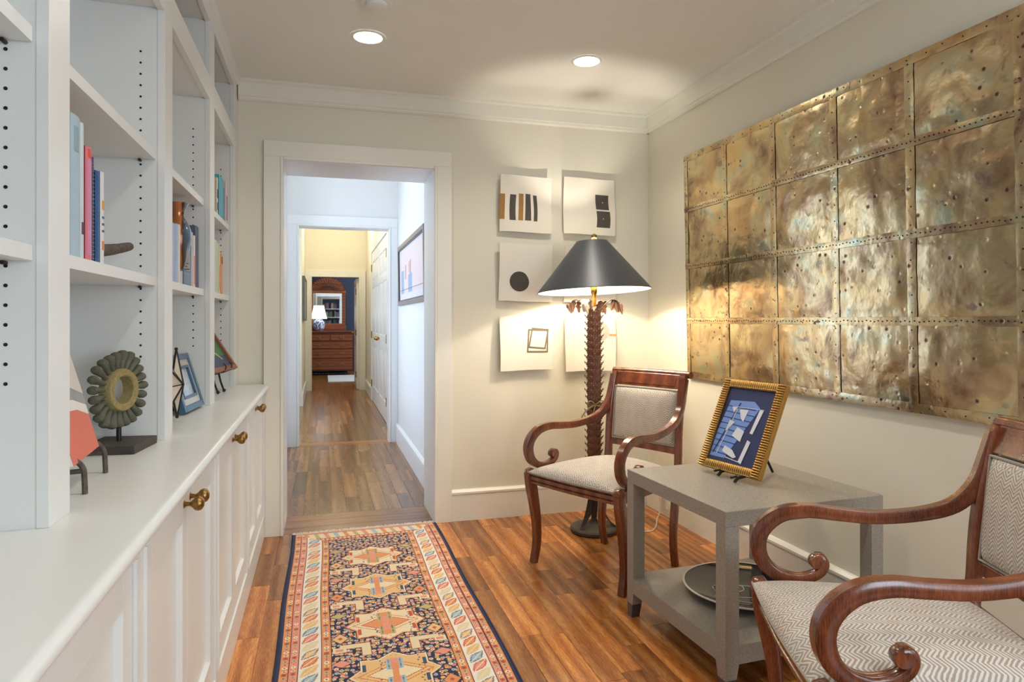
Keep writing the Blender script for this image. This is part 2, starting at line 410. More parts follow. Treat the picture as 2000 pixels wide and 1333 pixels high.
# ------------------------------------------------------------------ built-in bookcase, base cabinets, counter
XF = -.435
STILES = [(-1.20, -1.10), (-.42, -.33), (.43, .52), (1.276, 1.370), (2.120, 2.222), (2.925, 3.037), (3.680, 3.828)]
CT = .82
bay_lab = ['white built-in bookcase bay behind the camera end', 'white built-in bookcase bay second from the rear end', 'white built-in bookcase bay at the left edge of the picture', 'white built-in bookcase bay above the flower sculpture', 'white built-in bookcase bay holding the copper vase', 'white built-in bookcase bay next to the doorway wall, turquoise book on its shelf']
for i in range(6):
    a0, a1 = STILES[i]; b0, b1 = STILES[i+1]
    y0, y1 = a1, b0
    t = thing('bookcase_unit', bay_lab[i], 'bookcase', (-.6, (y0+y1)/2, CT), group=None)
    g = .002
    for yy in ([(a1-g-.018, a1-g)] if i == 0 else [])+[(b0+g, b0+g+.018), (b1-g-.018, b1-g)]:
        obj('side_panel', box(-.745, -.4552, yy[0], yy[1], CT, ZC-.01), M['cab'], t)
    obj('back_panel', box(-.755, -.745, y0, y1, CT, ZC-.01), M['cab'], t)
    if i == 0: obj('face_stile', box(XF-.02, XF, a0, a1, CT, ZC-.001), M['cab'], t, bevel=.0015)
    obj('face_stile', box(XF-.02, XF, b0, b1, CT, ZC-.001), M['cab'], t, bevel=.0015)
    obj('rail', box(XF-.02, XF, y0, y1, 2.052, 2.143), M['cab'], t, bevel=.0012)
    obj('top_rail', box(XF-.02, XF, y0, y1, 2.366, ZC-.001), M['cab'], t, bevel=.0012)
    obj('fixed_shelf', box(-.745, -.4575, y0, y1, 2.058, 2.078), M['cab'], t)
    obj('top_panel', box(-.745, -.4575, y0, y1, 2.372, 2.39), M['cab'], t)
    for z in (1.262, 1.622):
        s = obj('shelf', box(-.745, -.459, y0, y1, z, z+.026), M['cab'], t, bevel=.001)
        for yy, sg in ((y0, 1), (y1, -1)):
            for xx in (-.498, -.70): obj('shelf_pin', MB().tube([(xx, yy-.0018*sg, z-.004), (xx, yy+.013*sg, z-.004)], .0035, 8), M['iron'], s)
    h = MB()
    for yy, sg in ((y0-g, 1), (y1+g, -1)):
        for xx in (-.498, -.70):
            for k in range(28):
                z = 1.060+k*.0322
                h.tube([(xx, yy+.0002*sg, z), (xx, yy+.0008*sg, z)], .0032, 8)
    obj('pin_holes', h, M['hole'], t, smooth=0, kind='stuff')
profile_run('trim_9', [(0, 2.405), (.008, 2.41), (.012, 2.43), (.022, 2.436), (.022, ZC), (0, ZC)], lambda a, b, h: (XF+a, h, b), -1.2, 3.80, M['cab'])

# counter top with a rounded nose
mb = MB(); pr = [(-.755, .79), (-.292, .79)]+[(-.290+.0155*math.sin(a), .8052-.0150*math.cos(a)) for a in [k*PI/8 for k in range(9)]]+[(-.755, .82)]
mb.prism(pr, lambda a, b, h: (a, h, b), -1.2, 3.803)
obj('countertop', mb, M['cab'], smooth=50, label='long white painted countertop with rounded front edge under the bookcase', cat='countertop')

CABS = [(-1.10, -.30), (-.33, .40), (.46, 1.234), (1.310, 2.085), (2.161, 2.927), (3.009, 3.741)]
CABS[0] = (-1.1, -.40); CABS[1] = (-.33, .22); CABS[2] = (.30, 1.234)
cab_lab = ['white panelled base cabinet at the rear end of the counter', 'white panelled base cabinet behind the camera', 'white panelled base cabinet nearest the camera at the left edge', 'white panelled base cabinet with the nearest pair of brass knobs', 'white panelled base cabinet third from the doorway wall end, middle brass knob', 'white panelled base cabinet next to the doorway casing']
cab_lab[4] = 'white panelled base cabinet between the one at the doorway and the one with twin knobs'
knob_p = [(0, -.004), (.010, -.004), (.010, 0), (.0055, .004), (.0045, .012), (.009, .018), (.0145, .023), (.0165, .030), (.0145, .037), (.008, .0415), (.001, .0425)]
for i, (y0, y1) in enumerate(CABS):
    lo = -1.2 if i == 0 else (CABS[i-1][1]+y0)/2; hi = 3.80 if i == 5 else (y1+CABS[i+1][0])/2
    t = thing('base_cabinet', cab_lab[i], 'cabinet', (-.5, (y0+y1)/2, 0))
    fr = MB(); X0, X1 = -.32, -.300
    fr.box(X0, X1, lo+.0003, y0, 0, .79); fr.box(X0, X1, y1, hi-.0003, 0, .79); fr.box(X0, X1, y0, y1, 0, .130); fr.box(X0, X1, y0, y1, .768, .79)
    obj('face_frame', fr, M['cab'], t)
    c = MB(); c.box(-.755, -.34, lo+.001, lo+.018, 0, .79); c.box(-.755, -.34, hi-.018, hi-.001, 0, .79); c.box(-.755, -.745, lo+.02, hi-.02, 0, .79); c.box(-.745, -.34, lo+.02, hi-.02, .10, .118)
    obj('carcass', c, M['cab'], t)
    bd = MB(); q = [(-.300, 0), (-.2955, .0015), (-.2945, .005), (-.2955, .0085), (-.300, .010)]
    bd.prism([(a, .130-b) for a, b in q], lambda a, b, h: (a, h, b), y0-.008, y1+.008)
    bd.prism([(a, .768+b) for a, b in q], lambda a, b, h: (a, h, b), y0-.008, y1+.008)
    bd.prism([(a, y0-b) for a, b in q], lambda a, b, h: (a, b, h), .13, .768)
    bd.prism([(a, y1+b) for a, b in q], lambda a, b, h: (a, b, h), .13, .768)
    obj('bead_moulding', bd, M['cab'], t)
    ym = (y0+y1)/2
    for s, (d0, d1) in enumerate(((y0+.002, ym-.001), (ym+.001, y1-.002))):
        z0, z1 = .132, .766; sw = .052; d = MB(); XD = -.3015
        d.box(XD-.02, XD, d0, d0+sw, z0, z1); d.box(XD-.02, XD, d1-sw, d1, z0, z1)
        d.box(XD-.02, XD, d0+sw, d1-sw, z0, z0+.075); d.box(XD-.02, XD, d0+sw, d1-sw, z1-.058, z1)
        dr = obj('door', d, M['cab'], t, bevel=.0012)
        obj('door_panel', box(XD-.018, XD-.012, d0+sw-.004, d1-sw+.004, z0+.07, z1-.054), M['cab'], dr)
        m2 = MB()
        tri = lambda f, a, b: m2.prism([(XD-.0125, 0), (XD-.0125, .007), (XD-.001, 0)], f, a, b)
        tri(lambda a, b, h: (a, h, z0+.075+b), d0+sw, d1-sw); tri(lambda a, b, h: (a, h, z1-.058-b), d0+sw, d1-sw)
        tri(lambda a, b, h: (a, d0+sw+b, h), z0+.075, z1-.058); tri(lambda a, b, h: (a, d1-sw-b, h), z0+.075, z1-.058)
        obj('panel_moulding', m2, M['cab'], dr, smooth=0)
        ky = ym+(-.036 if s == 0 else .036)
        obj('knob', MB().lathe(knob_p, (XD, ky, .747), 20, ax='x'), M['brassdark'], dr)

# ------------------------------------------------------------------ books
def book(label, x0, x1, y0, y1, z0, z1, col, page=(232, 226, 212), group=None, spiral=None, accents=(), jitter=0, rough=.45):
    """upright book, spine at x1 (towards the room)"""
    t = thing('book', label, 'book', ((x0+x1)/2, (y0+y1)/2, z0), group=group)
    cm = plain('book_cover', lin(*col), rough, 0, .06, 40)
    k = .0022 if y1-y0 > .012 else .0012
    c = MB(); c.box(x0, x1, y0, y0+k, z0, z1); c.box(x0, x1, y1-k, y1, z0, z1)
    n = 6; pts = [(x1-k, y0)]+[(x1-.001+.004*math.sin(PI*j/n), y0+(y1-y0)*j/n) for j in range(n+1)]+[(x1-k, y1)]
    c.prism(pts, lambda a, b, h: (a, b, h), z0, z1)
    obj('cover', c, cm, t)
    obj('pages', box(x0+.004, x1-k-.0005, y0+k, y1-k, z0+.003, z1-.004), plain('book_pages', lin(*page), .8, 0, .05, 200), t)
    for (za, zb, c2) in accents:
        obj('spine_block', MB().prism([(x1+.001, y0+(y1-y0)*.2), (x1+.0036, y0+(y1-y0)*.35), (x1+.0036, y0+(y1-y0)*.65), (x1+.001, y0+(y1-y0)*.8)], lambda a, b, h: (a, b, h), za, zb), plain('book_mark', lin(*c2), .5), t)
    if spiral:
        sp = MB(); z = z0+.008
        while z < z1-.008:
            sp.tube([(x1-.004+.008*math.cos(a), (y0+y1)/2+.007*math.sin(a), z+.0016*a/PI) for a in [k*PI/6-PI for k in range(13)]], .0011, 5); z += .0085
        obj('spiral_binding', sp, plain('wire', lin(*spiral), .3, .6), t, kind='stuff')
    return t
ZS1, ZS2 = 1.2885, 1.6485
book('tall light blue book at the left of the nearest visible row of books', -.66, -.474, 1.495, 1.549, ZS1, 1.572, (176, 200, 214), accents=((1.50, 1.55, (150, 180, 190)),))
book('blue book half hidden behind the bookcase stile beside the tall light blue one', -.66, -.476, 1.40, 1.493, ZS1, 1.566, (186, 206, 220))
book('pale grey-blue book with small dark lettering block low on its spine', -.66, -.475, 1.551, 1.572, ZS1, 1.568, (206, 220, 222), accents=((1.34, 1.365, (110, 70, 100)),))
book('red and pink book standing between the pale and the dark ones', -.65, -.472, 1.574, 1.613, ZS1, 1.526, (226, 120, 132), accents=((1.30, 1.50, (214, 150, 190)), (1.505, 1.522, (232, 90, 70))))
book('dark violet book with a spiral binding beside the red book', -.64, -.476, 1.615, 1.640, ZS1, 1.514, (74, 64, 92), spiral=(150, 170, 170))
book('deep blue book beside the thin white one', -.63, -.474, 1.643, 1.672, ZS1, 1.490, (38, 88, 142))
book('thin white book with orange and blue specks, last of the nearest row', -.63, -.473, 1.674, 1.699, ZS1, 1.494, (226, 226, 228), accents=((1.32, 1.34, (220, 150, 90)), (1.36, 1.365, (90, 110, 140)), (1.375, 1.38, (90, 110, 140)), (1.39, 1.395, (90, 110, 140)), (1.41, 1.43, (230, 170, 90))))
t = obj('driftwood_horn', MB().tube(cr([(-.60, 1.74, 1.298), (-.575, 1.80, 1.318), (-.55, 1.87, 1.334), (-.525, 1.945, 1.346), (-.505, 2.01, 1.360), (-.50, 2.03, 1.366)], 5), [.010, .013, .015, .017, .0175, .018, .018, .0175, .0175, .017, .017, .0165, .016, .0155, .015, .0145, .014, .013, .013, .0125, .012, .0115, .011, .0105, .009, .004], 12), M['bark'],
    label='curved brown and grey horn lying on the shelf beside the thin white book', cat='ornament')
# bay 3
book('lavender blue book partly behind the stile, left of the copper vase', -.64, -.472, 2.385, 2.455, ZS1, 1.482, (172, 182, 220))
book('pale blue book touching the lavender one by the copper vase', -.64, -.472, 2.457, 2.490, ZS1, 1.487, (170, 198, 226))
book('white book with a beige edge directly beside the copper vase', -.64, -.471, 2.492, 2.522, ZS1, 1.489, (226, 222, 218))
t = thing('storage_book', 'thick slate blue book lying flat under the copper vase', 'book', (-.52, 2.67, ZS1))
cm = plain('slate_cover', lin(124, 148, 166), .5, 0, .2, 20)
obj('cover', box(-.60, -.472, 2.60, 2.735, ZS1, ZS1+.005).box(-.60, -.472, 2.60, 2.735, ZS1+.050, ZS1+.055).box(-.476, -.472, 2.60, 2.735, ZS1+.004, ZS1+.051), cm, t)
obj('pages', box(-.597, -.477, 2.603, 2.732, ZS1+.005, ZS1+.050), M['white'], t)
vm = base('vase_glaze', lin(150, 100, 70), .16, .35, .6, .6); nt = NT(vm)
c = nt.co(); w = nt.n('ShaderNodeTexWave'); w.inputs['Scale'].default_value = 4; w.inputs['Distortion'].default_value = 3; w.bands_direction = 'X'; nt.l(c, w.inputs['Vector']); w.inputs['Detail'].default_value = .5
nt.l(nt.ramp(w.outputs['Fac'], [(.25, lin(206, 128, 76)), (.42, lin(62, 48, 40)), (.66, lin(98, 80, 66)), (.88, lin(96, 120, 150))]), nt.p.inputs['Base Color'])
t = thing('vase', 'copper and brown glazed vase with flared lip on the shelf', 'vase', (-.517, 2.70, ZS1+.055))
obj('vase_body', MB().lathe([(.012, 0), (.018, .001), (.021, .01), (.030, .045), (.040, .085), (.0455, .120), (.044, .150), (.034, .178), (.022, .195), (.020, .205), (.024, .222), (.033, .243), (.037, .250), (.034, .249), (.022, .225), (.017, .205), (.018, .19), (.01, .18)], (-.510, 2.70, ZS1+.055), 40), vm, t)
bk = book('grey and white book with printed cover facing the room beside the vase', -.64, -.474, 2.748, 2.772, ZS1, 1.494, (206, 208, 212))
mk = MB(); mk.box(-.56, -.478, 2.7472, 2.748, 1.455, 1.478)
obj('cover_block', mk, M['black'], bk)
mk = MB()
for k in range(11): mk.box(-.56+rs.random()*.01, -.50+rs.random()*.02, 2.7474, 2.748, 1.32+k*.011, 1.3225+k*.011)
obj('cover_print', mk, M['iron'], bk)
bk = book('thin white and coral spine book beside the printed grey one', -.62, -.472, 2.776, 2.812, ZS1, 1.486, (226, 216, 210), accents=((1.30, 1.41, (226, 120, 108)),))
book('large dark slate textured book at the right end of the vase shelf', -.72, -.474, 2.822, 2.900, ZS1, 1.530, (92, 100, 122), rough=.7)
# bay 4
book('black and beige book before the turquoise one', -.62, -.463, 3.285, 3.335, ZS2, 1.812, (206, 196, 172), accents=((1.72, 1.76, (40, 40, 40)), (1.665, 1.70, (60, 70, 70))))
book('tall turquoise book on the upper shelf by the doorway wall', -.64, -.461, 3.345, 3.485, ZS2, 1.838, (84, 172, 196))
book('slate blue book right of the turquoise one', -.62, -.462, 3.49, 3.553, ZS2, 1.806, (112, 146, 170))
book('pale patterned book at the far right of the upper shelf', -.64, -.461, 3.558, 3.650, ZS2, 1.850, (222, 206, 196), accents=((1.66, 1.78, (160, 140, 160)),))
pt = obj('pitcher', MB().lathe([(.02, 0), (.035, .004), (.046, .03), (.050, .06), (.040, .09), (.028, .115), (.030, .135), (.036, .145), (.032, .143), (.024, .12), (.01, .11)], (-.52, 3.20, ZS2), 32), M['white'], label='small white pitcher half hidden behind the stile on the upper shelf', cat='pitcher')
book('spiral bound green and white book on the lower shelf by the doorway wall', -.62, -.463, 3.20, 3.305, ZS1, 1.522, (206, 222, 204), spiral=(70, 120, 100))
book('slim pale green book next to the spiral bound one', -.62, -.464, 3.31, 3.35, ZS1, 1.518, (190, 214, 176))
book('yellow and pink book between the pale green and orange ones', -.61, -.463, 3.355, 3.41, ZS1, 1.505, (226, 196, 140), accents=((1.31, 1.42, (222, 140, 130)),))
book('orange book at the right end of the lower shelf', -.60, -.462, 3.415, 3.475, ZS1, 1.478, (222, 160, 78), accents=((1.43, 1.465, (150, 50, 60)),))

# small bookcase on the rear wall, seen back to front in the dresser mirror
t = thing('white_bookcase', 'white bookcase with dark shelves against the rear wall, seen in the far mirror', 'bookcase', (.40, -1.55, 0))
obj('case', box(-.05, -.01, -1.69, -1.42, 0, 2.15).box(.81, .85, -1.69, -1.42, 0, 2.15).box(-.01, .81, -1.69, -1.42, 2.11, 2.15).box(-.01, .81, -1.69, -1.42, 0, .08), M['cab'], t)
obj('back', box(-.01, .81, -1.69, -1.68, .08, 2.11), M['navywall'], t)
for z in (.5, .88, 1.26, 1.64): obj('shelf', box(-.01, .81, -1.68, -1.42, z, z+.025), M['cab'], t)
rb_ = random.Random(11); bc_ = [(70, 80, 110), (150, 60, 50), (200, 190, 160), (60, 100, 90), (120, 120, 130), (40, 40, 50)]
bmats = [plain('rear_book', lin(*c), .5) for c in bc_]; rbm = MB()
for z in (.905, 1.285, 1.665):
    x = .02
    while x < .72:
        w_ = .025+.03*rb_.random(); h_ = .2+.08*rb_.random()
        rbm.box(x, x+w_-.001, -1.66, -1.46, z+.0005, z+h_, rb_.randrange(6)); x += w_
        if rb_.random() < .12: x += .1
obj('rows_of_books', rbm, bmats, kind='stuff', label='rows of small books on the rear bookcase, seen only in the far mirror', cat='books')

# ------------------------------------------------------------------ counter ornaments
# petal sculpture
an = math.radians(-23); nrm = Vector((math.cos(an), math.sin(an), 0))
R3 = Matrix((Vector((-nrm.y, nrm.x, 0)), Vector((0, 0, 1)), nrm)).transposed()   # local x,y in ring plane, z = normal
sc = (-.522, 2.002)
t = thing('petal_sculpture', 'carved grey-green petal ring sculpture on a dark square stand', 'sculpture', (sc[0], sc[1], CT))
pb = plain('patinated_petal', lin(128, 126, 106), .75, .1, .4, 45); NT(pb)
gb = plain('petal_ring_gold', lin(188, 168, 112), .7, .1, .35, 140)
RC = Vector((sc[0], sc[1], .978))
for k in range(23):
    a = 2*PI*k/23+.05; pr_ = [(.0048, .046), (.0058, .060), (.0068, .072), (.0095, .085), (.0118, .094), (.0105, .101), (.005, .1045), (.0005, .105)]
    jx = 1+.04*math.sin(k*5.1)
    mb = MB(); mb.lathe([(r, z*jx) for r, z in pr_], (0, 0, 0), 10)
    Q = Matrix.Rotation(a, 3, 'Z') @ Matrix.Rotation(PI/2, 3, 'Y')
    mb.v = [tuple(RC+R3 @ (Vector(((Q @ Vector(p)).x, (Q @ Vector(p)).y, (Q @ Vector(p)).z*1.25)))) for p in mb.v]
    obj('petal', mb, pb, t)
mb = MB(); mb.lathe([(.037, -.016), (.057, -.014), (.0575, .012), (.054, .018), (.040, .018), (.037, .015), (.037, -.016)], (0, 0, 0), 40, cap=False)
mb.v = [tuple(RC+R3 @ Vector(p)) for p in mb.v]
obj('inner_ring', mb, gb, t)
obj('post', MB().tube([(sc[0], sc[1], .842), (sc[0], sc[1], .885)], .0065, 12), M['black'], t)
mb = MB(); mb.x = Matrix.Translation((sc[0], sc[1], 0)) @ Matrix.Rotation(math.radians(-6), 4, 'Z'); mb.box(-.068, .068, -.083, .083, CT, CT+.022)
obj('stand_plate', mb, plain('dark_wood_stand', lin(84, 74, 66), .6, 0, .3, 30), t, bevel=.002)

def frame_obj(name, label, cat, P, e, tilt, group=None):
    """thing whose local x runs along the picture, z up its face, -y out of it"""
    e = Vector(e).normalized(); n = Vector((-e.y, e.x, 0)); up = n*math.sin(tilt)+Vector((0, 0, 1))*math.cos(tilt); y = up.cross(e)
    m = Matrix((e, y, up)).transposed()
    return thing(name, label, cat, P, m.to_euler(), group)
# painting on branch easel
t = frame_obj('abstract_painting', 'coral, white and grey abstract painting leaning on a branch easel', 'painting', (-.4665, 1.57, .885), (-.020, .22, 0), math.radians(15.6))
cv = [plain('coral_paint', lin(232, 124, 104), .7, 0, .12, 6), plain('white_paint_band', lin(236, 232, 226), .7, 0, .05, 12), plain('grey_paint_band', lin(170, 172, 172), .7, 0, .2, 14), plain('cream_paint', lin(222, 216, 204), .7, 0, .1, 8), M['white']]
obj('canvas', box(-.11, .11, .001, .018, 0, .29), cv[4], t, bevel=.001)
def flat(polys, mats, name, par, y0=0, th=.0006, x=None):
    mb = MB()
    for k, (poly, mi) in enumerate(polys):
        mb.prism(poly, lambda a, b, h: (a, h, b), y0-th*(k % 6+1), y0+.0004, mi)
    if x is not None:
        mb.v = [tuple(x @ Vector(p)) for p in mb.v]
    return obj(name, mb, mats, par, smooth=0)
flat([([(-.11, .0), (.11, .0), (.11, .075), (.03, .095), (-.11, .105)], 0), ([(-.11, .105), (.03, .095), (.11, .075), (.11, .097), (.02, .118), (-.11, .128)], 1),
      ([(-.11, .128), (.02, .118), (.11, .097), (.11, .122), (.0, .15), (-.11, .15)], 2), ([(-.11, .15), (.0, .15), (.11, .122), (.11, .29), (-.11, .29)], 3)], cv, 'painted_surface', t, y0=.001)
t = thing('branch_easel', 'grey twig shaped metal easel under the coral painting', 'easel', (-.47, 1.6, CT))
for y, xo in ((1.505, -.452), (1.700, -.470)):
    mb = MB(); mb.tube(cr([(xo, y, CT+.001), (xo-.001, y, .85), (xo-.002, y-.001, .868), (xo-.007, y-.004, .880), (xo-.015, y-.01, .890)], 4), .0055, 8)
    mb.tube([(xo-.002, y, .866), (xo-.05, y, .864), (xo-.12, y+.005, .862)], .005, 8)
    mb.tube([(xo-.12, y+.005, CT+.001), (xo-.12, y+.005, .86), (xo-.135, y+.01, 1.02)], .005, 8)
    obj('leg', mb, M['bark'], t)
obj('cross_bar', MB().tube([(-.575, 1.505, .93), (-.592, 1.71, .93)], .004, 8), M['bark'], t)

# star
t = thing('star_ornament', 'faceted ivory star with dark metal edges on the counter', 'ornament', (-.475, 2.47, CT))
CS = Vector((-.478, 2.468, .948)); R1, R2 = .122, .052
pts = [CS+Vector((0, math.cos(a)*r, math.sin(a)*r)) for k in range(10) for a, r in [(math.radians(3)+k*PI/5, R1 if k % 2 == 0 else R2)]]
f = MB(); f.add(pts+[CS+Vector((.028, 0, 0)), CS-Vector((.028, 0, 0))], [(k, (k+1) % 10, 10) for k in range(10)]+[((k+1) % 10, k, 11) for k in range(10)])
obj('star_body', f, plain('ivory_bone', lin(222, 212, 192), .5, 0, .15, 40), t, smooth=0)
for k in range(5):
    mb = MB(); tip = pts[2*k]; mb.tube([pts[(2*k-1) % 10], tip], .0035, 6); mb.tube([pts[2*k+1], tip], .0035, 6); mb.tube([CS+Vector((.028, 0, 0)), tip], .0035, 6); mb.tube([CS+Vector((.028, 0, 0)), pts[2*k+1]], .002, 6); mb.sphere(tip, .006, 8)
    obj('metal_edge', mb, M['iron'], t)
obj('back_leg', MB().tube([CS+Vector((-.03, 0, 0)), (CS.x-.09, CS.y, CT+.002)], .003, 6), M['iron'], t)

# blue photo frame
t = frame_obj('photo_frame', 'blue and silver photo frame leaning on the counter by the star', 'picture frame', (-.4605, 2.765, .8295), (math.cos(1.489), math.sin(1.489), 0), math.radians(17))
fb = plain('blue_frame_paint', lin(74, 112, 142), .35, .2, .15, 20); fs = plain('silver_leaf', lin(206, 200, 190), .35, .5, .1, 60)
def ring(x0, x1, z0, z1, w, y0, y1):
    return MB().box(x0, x0+w, y0, y1, z0, z1).box(x1-w, x1, y0, y1, z0, z1).box(x0+w, x1-w, y0, y1, z0, z0+w).box(x0+w, x1-w, y0, y1, z1-w, z1)
obj('outer_frame', ring(-.13, .13, 0, .215, .022, 0, .024), fb, t, bevel=.002)
obj('silver_band', ring(-.108, .108, .022, .193, .024, .004, .02), fs, t, bevel=.001)
obj('inner_frame', ring(-.084, .084, .046, .169, .010, .001, .02), fb, t, bevel=.001)
pm = base('pale_photo', lin(170, 196, 222), .2); nt = NT(pm); nt.l(nt.ramp(nt.noise(nt.co(), 14, 4), [(.35, lin(150, 182, 220)), (.5, lin(196, 212, 226)), (.62, lin(190, 176, 160))]), nt.p.inputs['Base Color'])
obj('photo', box(-.075, .075, .010, .013, .055, .160), pm, t)
obj('frame_back', box(-.125, .125, .022, .026, .004, .211), M['black'], t)
obj('strut', MB().prism([(.026, .17), (.078, .018), (.070, .015), (.026, .13)], lambda a, b, h: (h, a, b+.024*0), -.02, .02), M['black'], t)
# green picture on an iron easel
t = frame_obj('framed_picture', 'green and navy botanical picture in a reddish wooden frame on an iron easel', 'picture frame', (-.441, 3.395, .926), (.066, .36, 0), math.radians(33))
gw = plain('reddish_frame_wood', lin(168, 108, 76), .5, 0, .25, 30)
obj('wood_frame', ring(-.187, .187, 0, .30, .022, -.004, .016), gw, t, bevel=.002)
flat([([(-.166, .021), (.166, .021), (.166, .279), (-.166, .279)], 0), ([(-.166, .021), (.166, .021), (.166, .085), (-.166, .085)], 1), ([(.03, .16), (.10, .21), (.105, .205), (.04, .150)], 2), ([(.06, .13), (.13, .165), (.133, .158), (.065, .122)], 2), ([(.02, .11), (.09, .06), (.095, .066), (.03, .118)], 2), ([(-.08, .19), (.0, .25), (.004, .243), (-.074, .18)], 2)],
     [plain('green_print', lin(84, 134, 84), .5, 0, .1), plain('navy_print', lin(70, 84, 110), .5), plain('straw_print', lin(206, 200, 150), .5)], 'print', t, y0=.010)
t = thing('iron_easel', 'small black iron easel with pointed feet holding the green picture', 'easel', (-.46, 3.40, CT))
for y, xo in ((3.36, -.466), (3.452, -.452)):
    mb = MB(); mb.tube([(xo, y, CT+.004), (xo-.014, y-.012, .872), (xo-.022, y-.02, .915)], .0045, 6); mb.lathe([(.001, 0), (.009, .006), (.005, .014), (.0045, .016)], (xo, y, CT), 8)
    obj('leg', mb, M['iron'], t)
    mb = MB(); mb.tube(cr([(xo-.022, y-.02, .915), (xo-.005, y+.0, .914), (xo+.022, y+.03, .925), (xo+.030, y+.035, .945), (xo+.018, y+.035, .962)], 4), .003, 6)
    obj('hook', mb, M['iron'], t)
mb = MB(); mb.tube([(-.488, 3.34, .915), (-.474, 3.432, .915)], .003, 6); mb.tube([(-.481, 3.386, .915), (-.62, 3.41, .822)], .0035, 6)
obj('strut', mb, M['iron'], t)

# ------------------------------------------------------------------ ceiling fittings
def downlight(x, y, i, lab):
    t = thing('recessed_light', lab, 'light', (x, y, ZC))
    obj('trim_ring', MB().lathe([(.062, ZC-.001), (.064, ZC-.005), (.076, ZC-.004), (.079, ZC-.0005)], (x, y, 0), 40, cap=False), M['ceil'], t)
    obj('lamp_disc', MB().lathe([(.001, ZC-.0035), (.061, ZC-.0035), (.063, ZC-.001)], (x, y, 0), 40), M['glow'], t)
labs = ['round recessed ceiling light left of centre, above the rug', 'round recessed ceiling light above the lamp corner', 'recessed ceiling light over the rug, out of view, added for ambient light', 'recessed ceiling light over the armchair, out of view, added for ambient light', 'recessed ceiling light added for ambient light behind the camera by the bookcase', 'recessed ceiling light added for ambient light behind the camera by the right wall']
for i, (x, y) in enumerate(CANS): downlight(x, y, i, labs[i])
t = thing('smoke_detector', 'white smoke detector on the ceiling at the top edge', 'smoke detector', (.208, 2.735, ZC))
obj('base', MB().lathe([(.058, ZC-.012), (.062, ZC-.010), (.062, ZC)], (.208, 2.735, 0), 36), M['white'], t)
obj('dome', MB().lathe([(.002, ZC-.032), (.03, ZC-.031), (.042, ZC-.026), (.045, ZC-.012)], (.208, 2.735, 0), 36), M['white'], t)

# ------------------------------------------------------------------ runner rug (knots coloured one by one)
RX0, RX1, RY1, RY0 = -.155, .615, 3.785, 1.40
K = .003
NX = int(round((RX1-RX0)/K)); NY = int(round((RY1-RY0)/K))
C_ = lambda *a: np.array(lin(*a)[:3])
NAVY, ORG, PNK, CRM, TAN, LBL, RED, OLV, DBL, WHT = C_(40, 42, 74), C_(226, 150, 96), C_(228, 152, 132), C_(236, 218, 180), C_(232, 190, 128), C_(168, 192, 200), C_(196, 88, 56), C_(196, 176, 120), C_(58, 82, 116), C_(240, 232, 216)
uu = (np.arange(NX)+.5)*K; ss = (np.arange(NY)+.5)*K
U, Sv = np.meshgrid(uu, ss)               # U across 0...77, Sv from the far end
Wd = NX*K; D = np.minimum(U, Wd-U); DE = Sv
img = np.zeros((NY, NX, 3)); img[:] = NAVY
rg = np.random.RandomState(4)
def put(mask, c): img[mask] = c
def tri(x, p): return np.abs(((x/p) % 1)*2-1)
dist_right = U > Wd/2
def band(lo, hi, dist, along, base_c, kind):
    m = (dist >= lo) & (dist < hi); w = hi-lo; q = (dist-lo)/w
    if kind == 'floret':
        put(m, base_c); p = .022; cell = (along/p) % 1; idx = np.floor(along/p).astype(int)
        r = np.hypot((cell-.5)*p/w*1.0, (q-.5)*1.0*1.0)
        cols = [CRM, TAN, RED, OLV, PNK]
        for k, c in enumerate(cols): put(m & (r < .34) & (idx % 5 == k), c*1.02)
        put(m & (r < .12), DBL); put(m & (np.abs(cell-.02) < .07) & (np.abs(q-.5) < .42) & (tri(dist, w*.5) > .5), RED)
    if kind == 'leaf':
        put(m, WHT); p = .058; w_ = hi-lo; iic = np.floor(along/p).astype(int)
        for o2 in (-1, 0, 1):
            ii = iic+o2; a_ = along-(ii+.5)*p; b_ = (q-.5)*w_; sgn = np.where(ii % 2 == 0, 1., -1.)*.0+1.
            th = np.where(dist_right, -1., 1.)*math.radians(52); ca_, sa_ = np.cos(th), np.sin(th)
            A_ = a_*ca_+b_*sa_; B_ = -a_*sa_+b_*ca_
            r = (np.abs(B_)/.046)**1.2+(np.abs(A_)/(.0185+.005*tri(B_, .008)))**1.3
            for k, c in enumerate([ORG, TAN, LBL, PNK, CRM*.92, TAN]): put(m & (r < 1) & (ii % 6 == k), c)
            put(m & (r > .62) & (r < 1) & (ii % 3 == 2) & (tri(B_, .006) > .35), DBL*1.4); put(m & (r > .70) & (r < 1) & (ii % 3 == 0), RED*1.2)
            put(m & (np.abs(A_) < .0022) & (r < .9), CRM)
    if kind == 'old':
        p = .105; cell = (along/p) % 1; idx = np.floor(along/p).astype(int)
        zig = tri(along, .012)*.05
        for ph, off in ((0, 0.), (1, .5)):
            cc = ((along/p+off) % 1); ii = np.floor(along/p+off).astype(int)
            d = np.abs((cc-.5)*1.5-(q-.5)*(.62 if ph == 0 else -.62))
            lp = .20*np.clip(1-((q-.5)/.52)**2, 0, 1)+zig-.02
            half = (q < .5) if ph == 0 else (q >= .5)
            body = m & (d < lp)
            sel = body & ((q < .52) if ph == 0 else (q > .48))
            for k, c in enumerate([ORG, TAN, LBL, PNK, OLV]): put(sel & (ii % 5 == k), c)
            put(sel & (d > lp-.035), np.where((ii[sel & (d > lp-.035)] % 2 == 0)[:, None], DBL*1.3, RED*1.1))
            put(sel & (d < .025), CRM)
        put(m & (tri(along+q*.03, p/2) > .96), WHT)
    return m
